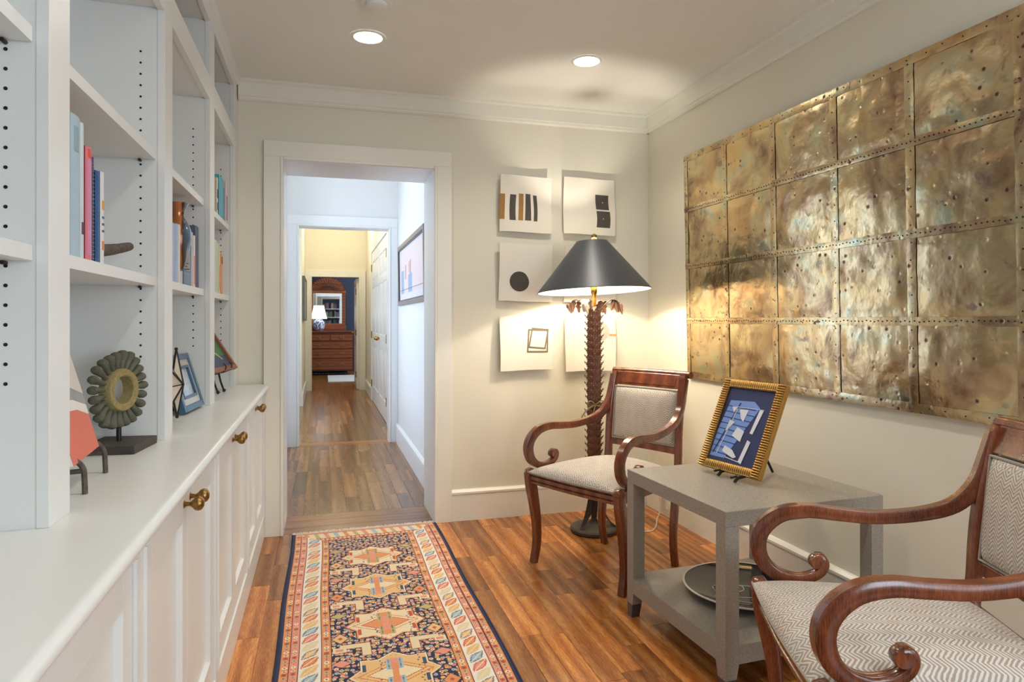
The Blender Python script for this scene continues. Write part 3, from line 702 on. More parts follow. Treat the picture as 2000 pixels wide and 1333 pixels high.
# field with a scatter of little motifs
cs = .0185
jx = rg.rand(400, 200, 2)
gi = np.floor(Sv/cs).astype(int); gj = np.floor(U/cs).astype(int)
best = np.full(U.shape, 9.); bi = np.zeros(U.shape, int)
for a in (-1, 0, 1):
    for b in (-1, 0, 1):
        I = np.clip(gi+a, 0, 399); J = np.clip(gj+b, 0, 199)
        px_ = (J+.15+.7*jx[I, J, 0])*cs; py_ = (I+.15+.7*jx[I, J, 1])*cs
        d = np.hypot(U-px_, Sv-py_); m = d < best; best[m] = d[m]; bi[m] = (I*7+J*13)[m]
pal = [LBL, PNK, CRM, OLV, TAN, ORG, CRM*.9, PNK]
for k, c in enumerate(pal): put((best < .0078) & (bi % 8 == k), c)
put((best < .0024), RED*.8)
uc = Wd/2
def poly_mask(cx, cy, pts, sx, sy):
    x = (U-cx)/sx; y = (Sv-cy)/sy; ins = np.zeros(U.shape, bool); n = len(pts)
    for i in range(n):
        x0, y0 = pts[i]; x1, y1 = pts[(i+1) % n]
        if y0 == y1: continue
        c = ((y0 > y) != (y1 > y)) & (x < (x1-x0)*(y-y0)/(y1-y0)+x0); ins ^= c
    return ins
q4 = [(1, 0), (.74, .30), (.74, .74), (.36, .70), (0, 1)]
med = q4+[(-x, y) for x, y in q4[::-1][1:]]+[(-x, -y) for x, y in q4[1:]]+[(x, -y) for x, y in q4[::-1][1:-1]]
cen = [.440-.0, .815, 1.20, 1.57, 1.95, 2.3]; cen = [.44-.0+(.375)*(k-0) for k in range(-1, 6)]
cen[0] = .22 if False else -.5
for k, cy in enumerate(cen):
    main = TAN if k % 2 == 0 else CRM
    put(poly_mask(uc, cy, med, .158, .150), NAVY); put(poly_mask(uc, cy, med, .152, .143), CRM if k % 2 == 0 else ORG)
    mm = poly_mask(uc, cy, med, .144, .134); put(mm, main)
    x = (U-uc); y = (Sv-cy)
    sp = (best < .0036) & mm
    for j, c in enumerate([OLV, ORG, RED, DBL]): put(sp & (bi % 7 == j), c)
    dm = np.abs(x)/.095+np.abs(y)/.062
    put((dm < 1) & mm, ORG*1.02 if k % 2 else CRM); put((dm < 1) & (dm > .93), RED); put(mm & (dm > 1.25) & (dm < 1.31), RED*1.1)
    for sx in (-1, 1): put((np.abs(x-sx*.10) < .005) & (np.abs(y) < .075) & (np.abs(y) > .03) & mm, RED if k % 2 else DBL)
    for dy in (-.060, .060):
        put((np.abs(x) < .028) & (np.abs(y-dy) < .036) & mm, LBL if k % 2 == 0 else OLV); put((np.abs(x) < .013) & (np.abs(y-dy) < .036) & mm, PNK if k % 2 == 0 else ORG)
        put((np.abs(np.abs(x)-.020) < .003) & (np.abs(y-dy) < .036) & (tri(y, .01) > .5) & mm, DBL)
    put((np.abs(x) < .012) & (np.abs(y) < .06), ORG if k % 2 == 0 else PNK)
    # hooks and little octagons between medallions
    ym = cy+.1875
    for sx in (-1, 1):
        hk = (np.abs(x-sx*.085) < .014) & (np.abs(Sv-ym) < .045)
        hk |= (np.abs(x-sx*.125) < .05) & (np.abs(Sv-ym+.03) < .014)
        put((np.abs(x-sx*.085) < .018) & (np.abs(Sv-ym) < .049) | (np.abs(x-sx*.125) < .054) & (np.abs(Sv-ym+.03) < .018), RED*.7)
        put(hk, CRM*.95); put(hk & (tri(Sv, .012) > .8), TAN)
        oc = np.abs(x-sx*.172)/.030+np.abs(Sv-cy-.09)/.040; put(oc < 1.1, NAVY*.8); put(oc < .95, TAN if k % 2 else ORG); put(oc < .3, RED)
        oc = np.abs(x-sx*.172)/.034+np.abs(Sv-cy+.10)/.026; put(oc < 1.1, NAVY*.8); put(oc < .95, OLV if k % 2 else PNK)
        sq = (np.abs(x-sx*.178) < .022) & (np.abs(Sv-ym+.01) < .018); put(sq, CRM); put(sq & (np.abs(x-sx*.178) < .014) & (np.abs(Sv-ym+.01) < .010), PNK)
# side borders
fieldm = (D > .183)
EW = .150      # far end border depth
near_end = NY*K-Sv
DN = np.minimum(DE, near_end)
side = D < .183; endb = (DN < EW) & (D > .150)
band(.016, .043, D, Sv, ORG, 'floret'); band(.046, .071, D, Sv, PNK, 'floret'); band(.074, .146, D, Sv, CRM, 'leaf'); band(.150, .180, D, Sv, ORG, 'floret')
for a in (.043, .071, .146, .180): put((D >= a) & (D < a+.0035), C_(92, 48, 66))
put(D < .014, C_(44, 50, 84))
cl = DN < EW
sd = D.copy()
E1 = cl & (D > np.minimum(.150, DN*1.0+.01))
keep = img.copy()
img[E1 & (DN < .022)] = PNK; img[E1 & (DN < .022) & (tri(U, .02) > .6)] = ORG
m = E1 & (DN >= .022) & (DN < .105); img[m] = CRM
for k, c in enumerate([LBL, ORG, OLV, PNK]):
    ii = np.floor(U/.05).astype(int) % 4; img[m & (ii == k) & (np.abs(((U/.05) % 1)-.5-(DN-.063)*4) < .22)] = c
m = E1 & (DN >= .105) & (DN < .140); img[m] = ORG; img[m & (tri(U, .022) > .5) & (np.abs(DN-.122) < .006)] = CRM; img[m & (tri(U, .022) < .15)] = RED
for a in (.020, .103, .140): img[E1 & (DN >= a) & (DN < a+.0035)] = C_(92, 48, 66)
img *= (1+.10*(rg.rand(NY, NX, 1)-.5)); img = np.clip(img, 0, 1)
# geometry: every knot one face
wob = lambda s: .004*math.sin(s*5.1+.4)+.003*math.sin(s*2.3)
sx_ = np.arange(NX+1)*K; sy_ = np.arange(NY+1)*K
VX, VY = np.meshgrid(sx_, sy_)
wv = .004*np.sin(VY*5.1+.4)+.003*np.sin(VY*2.3)
ZR = .0075+.0009*np.sin(VX*21+VY*9)*np.sin(VY*7)+.0003*rg.rand(NY+1, NX+1)
edge = np.minimum(VX, Wd-VX); ZR -= .004*np.exp(-edge/.004)
# sub-lines of small skew towards the far right corner, as it lies
skew = .022*np.clip(1-VY/1.2, 0, 1)**1.5*(VX/Wd)
verts = np.stack([RX0+VX+wv, RY1-VY+skew, ZR], -1).reshape(-1, 3)
rug = thing('runner_rug', 'navy, orange and cream patterned wool runner rug with fringe along the bookcase', 'rug', (.23, 2.6, 0))
me = bpy.data.meshes.new('pile')
nv = len(verts); nf = NX*NY
idx = (np.arange(NY)[:, None]*(NX+1)+np.arange(NX)[None]).reshape(-1)
quads = np.stack([idx+NX+1, idx+NX+2, idx+1, idx], -1)
me.vertices.add(nv); me.vertices.foreach_set('co', (verts-np.array([.23, 2.6, 0])).astype(np.float32).ravel())
me.loops.add(nf*4); me.polygons.add(nf)
me.loops.foreach_set('vertex_index', quads.astype(np.int32).ravel()); me.polygons.foreach_set('loop_start', (np.arange(nf)*4).astype(np.int32)); me.polygons.foreach_set('loop_total', np.full(nf, 4, np.int32))
me.update(calc_edges=True)
ca = me.color_attributes.new('knots', 'FLOAT_COLOR', 'CORNER')
cc4 = np.ones((nf, 4, 4), np.float32); cc4[:, :, :3] = img.reshape(-1, 1, 3); ca.data.foreach_set('color', cc4.ravel())
rm = base('wool_knots', (1, 1, 1, 1), .9, 0, .15); nt = NT(rm); at = nt.n('ShaderNodeVertexColor'); at.layer_name = 'knots'; nt.l(at.outputs[0], nt.p.inputs['Base Color'])
nt.bump(nt.noise(nt.co(), 900, 2), .5, .0015); nt.p.inputs['Sheen Weight'].default_value = .15
me.materials.append(rm); po = bpy.data.objects.new('pile', me); COL.objects.link(po); po.parent = rug
mb = MB(); N_ = 40
pts = [(RX0+wob(s)-.001, RY1-s) for s in np.linspace(0, RY1-RY0, N_)]; ptr = [(RX1+wob(s)+.001, RY1-s+.022*max(0, 1-s/1.2)**1.5) for s in np.linspace(0, RY1-RY0, N_)]
mb.tube([(a, b, .0048) for a, b in pts], .0045, 8); mb.tube([(a, b, .0048) for a, b in ptr], .0045, 8)
obj('side_binding', mb, plain('navy_wool', lin(40, 44, 76), .9, 0, .2, 80), rug)
mb = MB(); rf = random.Random(9)
for k in range(230):
    u = k/230; x0 = RX0+u*Wd+wob(0); y0 = RY1+.022*u-.002; L = .024+.020*rf.random(); dx = (rf.random()-.5)*.03+.006*math.sin(k*.35)
    mb.tube([(x0, y0, .007), (x0+dx*.4, y0+L*.5, .006+.006*rf.random()), (x0+dx, y0+L, .003+.002*rf.random())], [.0030, .0024, .0012], 5)
    if k % 3 == 0: mb.tube([(x0, y0, .008), (x0-dx*.5, y0+L*.6, .011), (x0-dx*1.4, y0+L*.9, .004)], [.002, .0015, .0008], 5)
obj('fringe', mb, plain('cream_wool_fringe', lin(236, 226, 206), .9, 0, .1, 80), rug, kind='stuff')

# ------------------------------------------------------------------ armchairs
fab = base('herringbone_fabric', lin(206, 200, 188), .75, 0, .3); nt = NT(fab); c = nt.co()
sx3 = nt.n('ShaderNodeSeparateXYZ'); nt.l(c, sx3.inputs[0])
nz = nt.noise(c, 38, 3, .6)
def fabric_lines(xc, yc):
    zg = nt.math('MULTIPLY', nt.math('PINGPONG', nt.math('ADD', xc, 3), .019), .95)
    ph = nt.math('ADD', nt.math('ADD', yc, zg), nt.math('MULTIPLY', nz, .010))
    return nt.math('SINE', nt.math('MULTIPLY', ph, 2*PI/.0105))
geo = nt.n('ShaderNodeNewGeometry'); tn = nt.n('ShaderNodeTexCoord'); sn = nt.n('ShaderNodeSeparateXYZ'); nt.l(tn.outputs['Normal'], sn.inputs[0])
top = nt.math('GREATER_THAN', nt.math('ABSOLUTE', sn.outputs[2]), .45)
yy = nt.math('ADD', nt.math('MULTIPLY', sx3.outputs[1], top), nt.math('MULTIPLY', sx3.outputs[2], nt.math('SUBTRACT', 1, top)))
ln = fabric_lines(sx3.outputs[0], yy)
msk = nt.ramp(nt.math('ADD', nt.math('MULTIPLY', ln, .5), nt.math('MULTIPLY', nt.noise(c, 26, 2), .9)), [(.30, (0, 0, 0, 1)), (.60, (1, 1, 1, 1))])
nt.l(nt.mix(msk, lin(212, 206, 196), nt.mix(nt.noise(c, 9, 2), lin(170, 138, 112), lin(160, 158, 154))), nt.p.inputs['Base Color'])
nt.bump(msk, .25, .0012); nt.p.inputs['Sheen Weight'].default_value = .2
pipe = plain('piping_fabric', lin(176, 170, 158), .8, 0, .15, 300)
REED = [(-.5, -.34), (-.40, -.5), (.40, -.5), (.5, -.34), (.5, .34), (.45, .46), (.33, .5), (.25, .48), (.21, .38), (.17, .48), (.08, .5), (-.08, .5), (-.17, .48), (-.21, .38), (-.25, .48), (-.33, .5), (-.45, .46), (-.5, .34)]
def side_pt(sg, u, z, out=0):
    v = .267+(.217-.267)*((.23-u)/.46); return Vector((sg*(v+out), u, z))
def make_chair(label, loc, heading):
    """local y = facing direction, local x = its right-hand side"""
    t = thing('armchair', label, 'chair', (loc[0], loc[1], 0), heading-PI/2)
    for sg in (-1, 1):
        Sd = Vector((sg*.05, .46, 0)).normalized(); Sv_ = Vector((0, 0, 1)).cross(Sd)   # sideways
        Sx = Vector((1, 0, 0)) - Sd*Sd.x; Sx.normalize()
        arm = cr([(-.308, .878), (-.290, .81), (-.266, .74), (-.215, .684), (-.135, .655), (-.03, .640), (.06, .642), (.135, .646), (.20, .633), (.245, .597), (.262, .553), (.252, .505), (.220, .472), (.178, .459), (.138, .464), (.106, .481), (.094, .503), (.100, .520), (.116, .522)], 5)
        P = [side_pt(sg, a.x, a.y, .006) for a in arm]; n = len(P)
        H = lerpl([.034, .036, .038, .036, .033, .033, .034, .036, .040, .043, .043, .040, .034, .029, .025, .023, .023, .022, .018], n)
        mb = MB().sweep(P, Sx, REED, .034, H, flip=-1)
        mb2 = MB(); 
        bc = side_pt(sg, .113, .510, .006)
        mb.lathe([(.004, -.0175), (.018, -.016), (.0205, -.010), (.0205, .010), (.018, .016), (.004, .0175)], (0, 0, 0), 20, ax='x') if False else None
        obj('arm', mb, M['mahog'], t, smooth=50)
        sb = MB(); sb.lathe([(.003, -.0178), (.017, -.0165), (.0195, -.010), (.0195, .010), (.017, .0165), (.003, .0178)], (bc.x, bc.y, bc.z), 20, ax='x')
        obj('arm_scroll', sb, M['mahog'], t, smooth=50)
        # back post running down into the rear sabre leg
        post = cr([(-.316, .892), (-.305, .865), (-.290, .80), (-.272, .70), (-.262, .60), (-.258, .50), (-.250, .42), (-.228, .30), (-.212, .19), (-.212, .10), (-.228, .0)], 5)
        P = [side_pt(sg, a.x, a.y, -.001) for a in post]; n = len(P)
        obj('leg', MB().sweep(P, Sx, REED, .033, lerpl([.030, .030, .028, .028, .028, .030, .036, .036, .033, .030, .026], n), flip=-1), M['mahog'], t, smooth=50, label='rear leg running up into the back post')
        fl_ = cr([(.262, .452), (.256, .425), (.247, .36), (.230, .27), (.218, .18), (.217, .09), (.235, .0)], 5)
        P = [side_pt(sg, a.x, a.y) for a in fl_]; n = len(P)
        mb = MB().sweep(P, Sx, REED, .036, lerpl([.030, .052, .052, .044, .038, .033, .028], n), flip=-1)
        obj('leg', mb, M['mahog'], t, smooth=50, label='front sabre leg')
        kb = side_pt(sg, .262, .430); 
        obj('knee_scroll', MB().lathe([(.003, -.0182), (.020, -.0175), (.0235, -.012), (.0235, .012), (.020, .0175), (.003, .0182)], (kb.x, kb.y-.002, kb.z), 20, ax='x'), M['mahog'], t, smooth=50)
        # side seat rail
        a0, a1 = side_pt(sg, .235, .415), side_pt(sg, -.235, .415)
        obj('seat_rail', MB().sweep([a1, a0], Vector((0, 0, 1)), [(a, b) for a, b in [(-.5, -.5), (.5, -.5), (.5, .5), (-.5, .5)]], .052, .026), M['mahog'], t, bevel=.002)
    # front rail (reeded), rear rail
    FRL = [(-.5, -.5), (.5, -.5), (.5, .3), (.42, .5), (.28, .5), (.22, .32), (.16, .5), (.02, .55), (-.12, .5), (-.18, .32), (-.24, .5), (-.42, .5), (-.5, .3)]
    obj('seat_rail', MB().sweep([(-.252, .255, .412), (0, .262, .412), (.252, .255, .412)], Vector((0, 0, 1)), FRL, .056, .030), M['mahog'], t, smooth=30)
    obj('seat_rail', box(-.205, .205, -.262, -.238, .385, .440), M['mahog'], t, bevel=.002)
    # seat cushion
    def cush(i, j):
        a = -1+2*i; b = -1+2*j
        u = -.235+(b+1)/2*.515; w = .262-(.235-u)/.46*.05
        if abs(a) > .80 or True: pass
        ex = 1-max(0, abs(a))**5; ey = 1-max(0, abs(b))**6
        h = max(0, ex*ey)
        bow = .010*(1-a*a) if b > 0 else 0
        z = .442+.030*h**.5+.034*(1-a*a)*(1-b*b*.8)
        cu = u+(bow*(b if b > 0 else 0))
        return (a*(w-.004), cu, z)
    mb = MB().grid(cush, 30, 30)
    # rounded corners and skirt
    nvv = 31; border = [i for i in range(31)]+[31*j+30 for j in range(1, 31)]+[31*30+i for i in range(29, -1, -1)]+[31*j for j in range(29, 0, -1)]
    b0 = len(mb.v)
    for i in border: p = mb.v[i]; mb.v.append((p[0]*.995, p[1]*.995, .436))
    L = len(border)
    for k in range(L): mb.f.append([border[k], b0+k, b0+(k+1) % L, border[(k+1) % L]]); mb.m.append(0)
    mb.f.append([b0+k for k in range(L)]); mb.m.append(0)
    se = obj('seat_cushion', mb, fab, t, smooth=60)
    pp = [Vector((mb.v[b0+k][0]*1.004, mb.v[b0+k][1]*1.004, .4425)) for k in range(L)]; pp.append(pp[0])
    obj('piping', MB().tube(pp, .0028, 6), pipe, se)
    # back: crest rail with inset panel, pad, lower rail
    def bk(x, z, d=0):  # curved back surface, front side
        u = -.262-(z-.55)*.10-max(0, z-.82)*.30; return Vector((x, u-.012*(1-(x/.21)**2)+d, z))
    def slab(name, x0, x1, zs, d0, d1, mat, par, nx=14, **k):
        mb = MB()
        f = mb.grid(lambda i, j: bk(x0+(x1-x0)*i, zs[0]+(zs[-1]-zs[0])*j, d1), nx, 8)
        b = len(mb.v); mb.grid(lambda i, j: bk(x0+(x1-x0)*i, zs[0]+(zs[-1]-zs[0])*j, d0), nx, 8)
        per = [i for i in range(nx+1)]+[(nx+1)*j+nx for j in range(1, 9)]+[(nx+1)*8+i for i in range(nx-1, -1, -1)]+[(nx+1)*j for j in range(7, 0, -1)]
        for q in range(len(per)): a, c2 = per[q], per[(q+1) % len(per)]; mb.f.append([a, c2, b+c2, b+a]); mb.m.append(0)
        return obj(name, mb, mat, par, smooth=45, **k)
    cr_ = slab('crest_rail', -.203, .203, (.828, .896), -.022, .006, M['mahog'], t, bevel=.003)
    slab('inset_panel', -.168, .168, (.842, .880), .004, .0085, M['mahog'], cr_)
    ct = MB(); N2 = 16
    ct.tube([bk(-.236+.472*i/N2, .897, -.014) for i in range(N2+1)], .0175, 14); obj('crest_roll', ct, M['mahog'], cr_)
    slab('back_rail', -.200, .200, (.520, .552), -.020, .008, M['mahog'], t, bevel=.003)
    def pad(i, j):
        a = -1+2*i; b = -1+2*j; h = (max(0, 1-abs(a)**6)*max(0, 1-abs(b)**6))**.5
        return bk(a*.192, .556+.266*j, .000+.022*h+.010*(1-a*a)*(1-b*b))
    mb = MB().grid(pad, 24, 24); per = [i for i in range(25)]+[25*j+24 for j in range(1, 25)]+[25*24+i for i in range(23, -1, -1)]+[25*j for j in range(23, 0, -1)]
    b = len(mb.v); mb.grid(lambda i, j: bk((-1+2*i)*.192, .556+.266*j, -.020), 24, 24)
    for q in range(len(per)): a, c2 = per[q], per[(q+1) % len(per)]; mb.f.append([a, c2, b+c2, b+a]); mb.m.append(0)
    bp = obj('back_cushion', mb, fab, t, smooth=60)
    per3 = [bk((-1+2*(i % 25)/24)*.190, .557+.264*(i//25)/24, .006) for i in per]; per3.append(per3[0])
    obj('piping', MB().tube(per3, .0038, 6), pipe, bp)
    return t
make_chair('mahogany scroll arm armchair with herringbone fabric beside the floor lamp', (1.305, 2.934), math.atan2(-.444, -.895))
make_chair('mahogany scroll arm armchair in the right foreground in front of the grey table', (1.2895, 1.2419), 2.73248)

# ------------------------------------------------------------------ grey side table
sh = base('grey_shagreen', lin(166, 159, 146), .5, 0, .4); nt = NT(sh); c = nt.co()
v_ = nt.n('ShaderNodeTexVoronoi'); v_.inputs['Scale'].default_value = 260; nt.l(c, v_.inputs['Vector'])
nt.l(nt.mix(nt.math('MULTIPLY', v_.outputs['Distance'], 1.3), lin(176, 169, 156), lin(142, 135, 124)), nt.p.inputs['Base Color']); nt.bump(v_.outputs['Distance'], -.35, .0008)
TT = (1.4885, 2.1300)
t = thing('side_table', 'grey shagreen covered square side table with a lower shelf between the armchairs', 'table', (TT[0], TT[1], 0), math.radians(2.8))
HW = .314; LG = .050
top = MB().box(-HW, HW, -HW, HW, .525, .575)
obj('tabletop', top, sh, t, bevel=.003)
obj('lower_shelf', MB().box(-HW+.0005, HW-.0005, -HW+LG, HW-LG, .098, .157).box(-HW+LG, HW-LG, -HW+.0005, -HW+LG, .098, .157).box(-HW+LG, HW-LG, HW-LG, HW-.0005, .098, .157), sh, t)
for a in (-1, 1):
    for b in (-1, 1):
        x0, x1 = (HW-LG, HW) if a > 0 else (-HW, -HW+LG); y0, y1 = (HW-LG, HW) if b > 0 else (-HW, -HW+LG)
        lg = obj('leg', MB().box(x0, x1, y0, y1, .098, .5255), sh, t, bevel=.0015)
        k = .010; q = lambda f: (x0+(k*f if a > 0 else k*f*.1), x1-(k*f*.1 if a > 0 else k*f), y0+(k*f if b > 0 else k*f*.1), y1-(k*f*.1 if b > 0 else k*f))
        obj('tapered_foot', MB().frustum(q(.9)+(.052,), q(0)+(.0985,)), sh, lg)
        obj('ferrule', MB().frustum(q(1.5)+(0,), q(.88)+(.052,)), plain('ferrule_dark', lin(104, 96, 100), .35, .5, .2, 40), lg)
# platter
pl_ = base('platter_glaze', lin(14, 15, 19), .07, 0, .35, 0); rim = plain('platter_rim', lin(222, 214, 200), .3, 0, .05)
PC = (1.495, 2.135, .1575)
t = thing('platter', 'large round black platter with cream rim and white line drawing on the lower shelf', 'platter', PC)
obj('platter_body', MB().lathe([(.10, 0), (.105, .003), (.13, .010), (.195, .026), (.222, .034), (.219, .0375), (.195, .030), (.13, .016), (.06, .012), (.001, .0115)], PC, 64), pl_, t)
obj('rim_band', MB().lathe([(.200, .0270), (.2235, .0335), (.2255, .037), (.2225, .040), (.2175, .0383)], PC, 64, cap=False), rim, t)
mb = MB()
def psurf(x, y):
    r = math.hypot(x, y); z = np.interp(r, [0, .06, .13, .195, .219], [.0115, .012, .016, .030, .0375]); return (PC[0]+x, PC[1]+y, PC[2]+z+.0004)
for cyc in ([(-.10, .06), (-.11, .02), (-.08, -.03), (-.02, -.06), (.03, -.05), (.06, -.02), (.05, .02), (.0, .05), (-.05, .06), (-.09, .07)], [(.02, -.06), (.09, -.04), (.13, -.06), (.12, -.10), (.06, -.12), (0, -.11), (-.03, -.08), (.02, -.06)], [(.05, -.09), (.09, -.08), (.10, -.10), (.07, -.11), (.05, -.09)], [(-.06, .03), (-.03, .06), (.01, .05), (.0, .01), (-.04, .0), (-.06, .03)], [(-.14, -.02), (-.06, -.10), (.05, -.14), (.12, -.12), (.15, -.05)]):
    mb.tube([psurf(p.x, p.y) for p in cr(cyc, 6)], .0013, 5)
obj('line_drawing', mb, M['white'], t)

# gold framed picture on table easel
EX = Vector((.209, -.978, 0)); TL_ = .426
t = frame_obj('gold_framed_picture', 'blue print with white and blue shapes in a ribbed gold frame on the table', 'picture frame', (1.4473, 2.1867, .600), EX, TL_)
gf = plain('gold_leaf', lin(206, 160, 88), .32, .85, .25, 60); gs = plain('gold_side', lin(196, 146, 66), .45, .5, .1, 30)
FW, FH, fw = .146, .361, .030
obj('frame_side', ring(-FW, FW, 0, FH, fw-.004, .004, .026), gs, t, bevel=.001)
nrb = 0
def rib(x, z, L, horiz):
    mb = MB(); n = 7
    prof = [(.0046*math.cos(PI*k/6), -.0050*math.sin(PI*k/6)) for k in range(7)]
    vs = []; 
    m_ = 6
    for j in range(m_+1):
        s = -L/2+L*j/m_; f = 1 if j == 0 else max(.35, 1-abs(s/(L/2))**3*.7); bump_ = 1+.0*s
        for a, b in prof:
            vs.append((x+a, .004+b*f*1.5-.002, z+s) if not horiz else (x+s, .004+b*f*1.5-.002, z+a))
    fs = [(j*7+k, j*7+k+1, (j+1)*7+k+1, (j+1)*7+k) for j in range(m_) for k in range(6)]+[tuple(range(7)), tuple(range(m_*7, m_*7+7))]
    mb.add(vs, fs); return mb
n1 = 38
for k in range(n1):
    z = FH*(k+.5)/n1
    for xx in (-FW+fw/2, FW-fw/2): obj('frame_rib', rib(xx, z, fw, True), gf, t)
n2 = 24
for k in range(n2):
    x = -FW+fw+(2*FW-2*fw)*(k+.5)/n2
    for zz in (fw/2, FH-fw/2): obj('frame_rib', rib(x, zz, fw, False), gf, t)
obj('inner_lip', ring(-FW+fw-.001, FW-fw+.001, fw-.001, FH-fw+.001, .004, .0, .012), M['brassdark'], t)
bl = [plain('navy_mount', lin(56, 62, 104), .35, 0, .1, 20), plain('sky_blue_print', lin(128, 160, 228), .35, 0, .12, 20), plain('mid_blue_print', lin(60, 88, 170), .35), plain('white_print', lin(226, 226, 232), .4, 0, .05), plain('dark_line_print', lin(36, 44, 92), .4)]
ax0, ax1, az0, az1 = -FW+fw, FW-fw, fw, FH-fw; AW = ax1-ax0; AH = az1-az0
A = lambda u, v: (ax0+AW*u, az0+AH*v)
polys = [([A(0, 0), A(1, 0), A(1, 1), A(0, 1)], 0), ([A(.02, .06), A(.02, .40), A(.10, .82), A(.60, .84), A(.75, .76), A(.55, .42), A(.34, .06)], 1)]
art = flat(polys, bl, 'print', t, y0=.009)
sl = MB()
for k in range(9):
    v = .12+k*.078; u1 = min(.34+(v-.06)*.60, .68)
    sl.prism([A(.03, v), A(u1, v-.02), A(u1, v-.012), A(.03, v+.008)], lambda a, b, h: (a, h, b), .0068, .0078)
obj('siding_lines', sl, bl[4], art, smooth=0)
obj('diagonal_line', MB().prism([A(.06, .10), A(.08, .10), A(.34, .80), A(.32, .80)], lambda a, b, h: (a, h, b), .0062, .0070), bl[4], art, smooth=0)
for nm, pg in (('white_flag', [(.19, .73), (.30, .735), (.25, .66)]), ('white_flag', [(.36, .71), (.54, .72), (.50, .56), (.43, .60)]), ('white_flag', [(.22, .56), (.33, .54), (.24, .44), (.19, .40)]), ('white_flag', [(.42, .48), (.58, .44), (.56, .30), (.36, .36)]), ('white_flag', [(.28, .22), (.46, .18), (.58, .10), (.52, .08), (.26, .14)]),
               ('white_bar', [(.76, .74), (.84, .74), (.76, .42), (.70, .43)]), ('white_bar', [(.70, .34), (.77, .32), (.71, .03), (.64, .05)]), ('white_line', [(.36, .07), (.64, .045), (.64, .055), (.36, .08)]), ('white_line', [(.30, .72), (.312, .72), (.16, .10), (.148, .10)]), ('white_line', [(.19, .735), (.84, .745), (.84, .75), (.19, .742)])):
    obj(nm, MB().prism([A(*p) for p in pg], lambda a, b, h: (a, h, b), .0056, .0066), bl[3], art, smooth=0)
obj('frame_back', box(-FW+.01, FW-.01, .022, .025, .01, FH-.01), M['black'], t)
t = thing('table_easel', 'small black easel under the gold framed picture', 'easel', (1.43, 2.16, .575))
for f, yy in ((Vector((1.427, 2.208, .5815)), 0), (Vector((1.423, 2.098, .5815)), 1)):
    mb = MB(); up = f+Vector((.022, .004, .026))
    mb.tube([f, f+Vector((.015, .003, .013)), f+Vector((.055, .012, .016)), f+Vector((.080, .017, .05)), f+Vector((.165, .035, .235))], .0062, 8)
    obj('leg', mb, M['black'], t); mb = MB(); mb.tube([f+Vector((.010, .002, .020)), f+Vector((-.016, -.003, .018)), f+Vector((-.020, -.004, .024))], .004, 8)
    obj('hook', mb, M['black'], t)
obj('rear_leg', MB().tube([(1.565, 2.18, .74), (1.66, 2.20, .581)], .005, 8), M['black'], t)
obj('cross_bar', MB().tube([(1.508, 2.228, .628), (1.504, 2.118, .628)], .004, 8), M['black'], t)

# ------------------------------------------------------------------ paper works on the back wall
pap = plain('cream_paper', lin(240, 234, 220), .75, 0, .02, 10); tape_g = plain('ochre_strip', lin(190, 138, 66), .6, 0, .3, 220); tape_k = plain('charcoal_print', lin(84, 78, 72), .7, 0, .15, 200); gry = plain('warm_grey_print', lin(196, 190, 178), .7); linec = plain('olive_line', lin(120, 108, 84), .6); tanc = plain('tan_bar', lin(206, 168, 116), .6)
def sheet(label, x0, x1, z0, z1, seed, motifs, skew=0):
    r = random.Random(seed); W_, H_ = x1-x0, z1-z0; ph = r.random()*6
    def surf(u, v, d=0):   # u right, v up
        bow = .006*math.sin(PI*v+ph)*(1-.3*u)+.007*(abs(2*u-1)**3)*(1 if r is not None else 0)*math.cos(ph+v*2)
        ex = .0035*math.sin(v*5+ph)+skew*(v-.5); ez = .0035*math.sin(u*4+ph*1.3)
        return Vector((x0+W_*u+ex*(1 if u > .5 else -.3), 3.792+bow-d, z0+H_*v+ez))
    t = thing('paper_artwork', label, 'artwork', ((x0+x1)/2, 3.80, z0), group=None)
    n = 14; mb = MB(); f = lambda d: (lambda i, j: surf(i, j, d))
    mb.grid(f(0), n, n); b = len(mb.v); mb.grid(f(-.0035), n, n)
    per = [i for i in range(n+1)]+[(n+1)*j+n for j in range(1, n+1)]+[(n+1)*n+i for i in range(n-1, -1, -1)]+[(n+1)*j for j in range(n-1, 0, -1)]
    for q in range(len(per)): a, c2 = per[q], per[(q+1) % len(per)]; mb.f.append([a, c2, b+c2, b+a]); mb.m.append(0)
    obj('sheet', mb, pap, t, smooth=50)
    obj('wall_mount', box((x0+x1)/2-.03, (x0+x1)/2+.03, 3.80, YB, (z0+z1)/2-.03, (z0+z1)/2+.03), M['white'], t)
    for nm, pts, m in motifs:
        mb = MB(); N_ = len(pts); fr = [surf(u, v, .0016) for u, v in pts]; bk_ = [surf(u, v, -.0005) for u, v in pts]
        mb.add(fr+bk_, [tuple(range(N_)), tuple(range(N_, 2*N_))[::-1]]+[(i, (i+1) % N_, (i+1) % N_+N_, i+N_) for i in range(N_)])
        obj(nm, mb, m, t, smooth=0)
def bar(u0, u1, v0, v1, b=0, n=6):   # optionally bowed bar
    L = [(u0+b*math.sin(PI*k/n), v0+(v1-v0)*k/n) for k in range(n+1)]; R = [(u1+b*math.sin(PI*k/n), v0+(v1-v0)*k/n) for k in range(n+1)]
    return L+R[::-1]
def circ(cu, cv, ru, rv, n=36, a0=0, a1=2*PI):
    full = abs(a1-a0-2*PI) < 1e-6
    return [(cu+ru*math.cos(a0+(a1-a0)*k/(n if full else n-1)), cv+rv*math.sin(a0+(a1-a0)*k/(n if full else n-1))) for k in range(n)]
